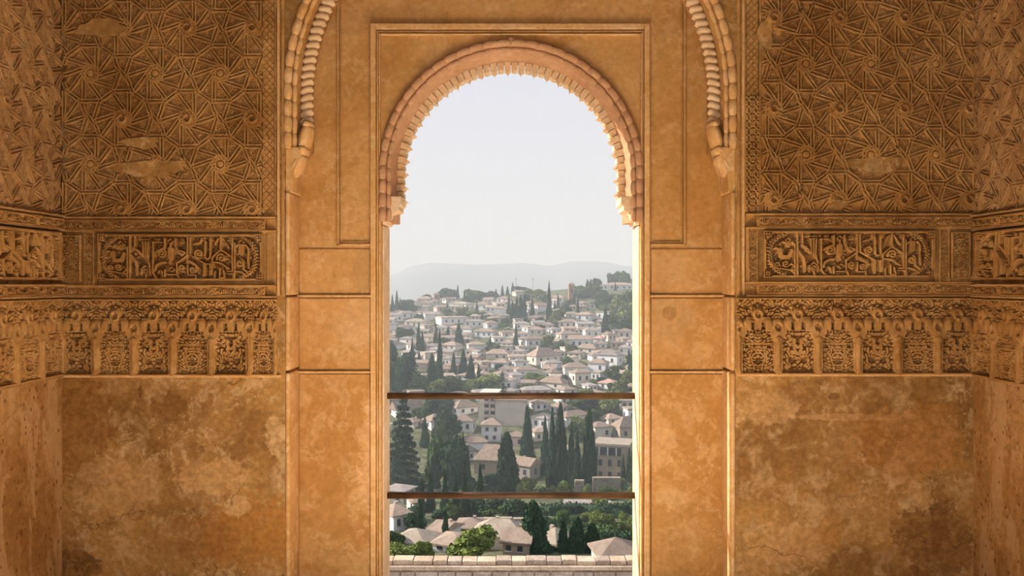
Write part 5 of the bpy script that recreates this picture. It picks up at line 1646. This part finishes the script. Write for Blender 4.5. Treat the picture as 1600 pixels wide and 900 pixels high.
# long low shed beside the garden walk
h = house(918, 793, 68, 4, 3, 'grey', 'grey', 'shed', -0.12, 14, 0, 1, name='garden_shed', cat='shed', chim=False)
mark(h[0], 'long low garden shed with dark roof just under the lower rail', 918, 790, 'the long garden shed')

# ------------------------------------------------------------------ make room: nothing in the town stands inside its neighbour
FOOT['apartment_block'] = (8.5, 8.5)
fixed = {'apartment_block', 'bell_tower', 'gallery_house', 'garden_shed', 'cedar_tree'}
town = [o for o in COL.objects if o.parent is None and o.type == 'EMPTY' and (o.name in FOOT or o.name.startswith(('leafy_tree', 'cypress_tree', 'cedar_tree')))]
P_ = np.array([(o.location.x, o.location.y) for o in town]); P0 = P_.copy()
isT = np.array([o.name not in FOOT for o in town])
fx = np.array([o.name in fixed or 'label' in o for o in town])
HX = np.zeros((len(town), 2))
for i, o in enumerate(town):
    if isT[i]:
        sc_ = next(c for c in o.children if c.name.startswith('foliage')).scale.x
        HX[i] = (0.36 * sc_, 0.36 * sc_)
    else:
        HX[i] = FOOT[o.name]
for it in range(60):
    moved = False
    for i in range(len(town)):
        if fx[i]: continue
        dxy = P_[i] - P_
        pen = HX[i] + HX - np.abs(dxy)
        hit = (pen[:, 0] > 0.02) & (pen[:, 1] > 0.02)
        hit[i] = False
        if isT[i]: hit &= ~isT | (pen.min(1) > 0.7 * np.minimum(HX[i, 0], HX[:, 0]))      # crowns may touch
        else: hit &= ~isT
        for j in np.nonzero(hit)[0]:
            ax = int(np.argmin(pen[j] * (1.0, 0.8)))
            sg = np.sign(dxy[j, ax]) or 1.0
            P_[i, ax] += sg * pen[j, ax] * (0.55 if not isT[i] and not fx[j] else 1.0) * 0.6
            moved = True
        cap = min(6.0, 12 * (P0[i, 1] - CY) / F)
        P_[i] = P0[i] + np.clip(P_[i] - P0[i], (-cap, -7), (cap, 7))
    if not moved: break
for o, a, b_ in zip(town, P0, P_):
    o.location.x, o.location.y = float(b_[0]), float(b_[1])
    o.location.z += float(land(b_[0], b_[1] - CY) - land(a[0], a[1] - CY))

# ------------------------------------------------------------------ labels that single out each house and tree by a landmark
ONES = ['', 'first', 'second', 'third', 'fourth', 'fifth', 'sixth', 'seventh', 'eighth', 'ninth', 'tenth', 'eleventh', 'twelfth', 'thirteenth', 'fourteenth', 'fifteenth', 'sixteenth', 'seventeenth', 'eighteenth', 'nineteenth']
TENS = {2: ('twentieth', 'twenty'), 3: ('thirtieth', 'thirty'), 4: ('fortieth', 'forty'), 5: ('fiftieth', 'fifty')}
def ordinal(k):
    if k == 0: return 'nearest'
    k += 1
    if k < 20: return ONES[k]
    t, o = divmod(k, 10)
    return TENS[t][0] if o == 0 else TENS[t][1] + '-' + ONES[o]
buckets = {}
for (e0, words, px, py, cat) in LAND_ITEMS:
    px = 800 + e0.location.x / (e0.location.y - CY) * F
    if not (596 < px < 1004):
        side = 'left' if px < 800 else 'right'
        grp = f'{cat}s on the slope outside the view, {side}'
        buckets.setdefault((words, 'beyond', f'the {side} window jamb'), []).append((abs(px - 800), e0))
        continue
    lm = min(LANDMARKS, key=lambda q: math.hypot(q[0] - px, (q[1] - py) * 1.1))
    dx, dy = px - lm[0], py - lm[1]
    if abs(dx) > abs(dy): dr = 'to the left of' if dx < 0 else 'to the right of'
    else: dr = 'above' if dy < 0 else 'below'
    buckets.setdefault((words, dr, lm[2]), []).append((math.hypot(dx, dy), e0))
for (words, dr, lm), lst in buckets.items():
    lst.sort(key=lambda q: q[0])
    for i, (_, e0) in enumerate(lst):
        e0['label'] = f'{words}, {ordinal(i)} one {dr} {lm}' if len(lst) > 1 else f'{words} {dr} {lm}'
        e0['group'] = {'cypress': 'cypresses of the town', 'tree': 'leafy trees of the town', 'house': 'houses of the town'}.get(e0['category'], 'buildings of the town')

# ------------------------------------------------------------------ evening haze lying over the valley
mh = bpy.data.materials.new('valley_haze')
mh.use_nodes = True
n, l = mh.node_tree.nodes, mh.node_tree.links
n.clear()
vo = n.new('ShaderNodeVolumeScatter')
vo.inputs['Color'].default_value = (0.85, 0.92, 1.0, 1)
vo.inputs['Density'].default_value = 0.00068
vo.inputs['Anisotropy'].default_value = 0.0
va = n.new('ShaderNodeVolumeAbsorption')
va.inputs['Color'].default_value = (0.0, 0.0, 0.0, 1)
va.inputs['Density'].default_value = 0.00020
ad = n.new('ShaderNodeAddShader')
ou = n.new('ShaderNodeOutputMaterial')
l.new(vo.outputs[0], ad.inputs[0]); l.new(va.outputs[0], ad.inputs[1])
l.new(ad.outputs[0], ou.inputs['Volume'])
hz = box('haze', -2000, 2000, 90, 3200, -140, 75, mh)
tag(hz, 'thin bright evening haze filling the valley', 'haze', kind='stuff')
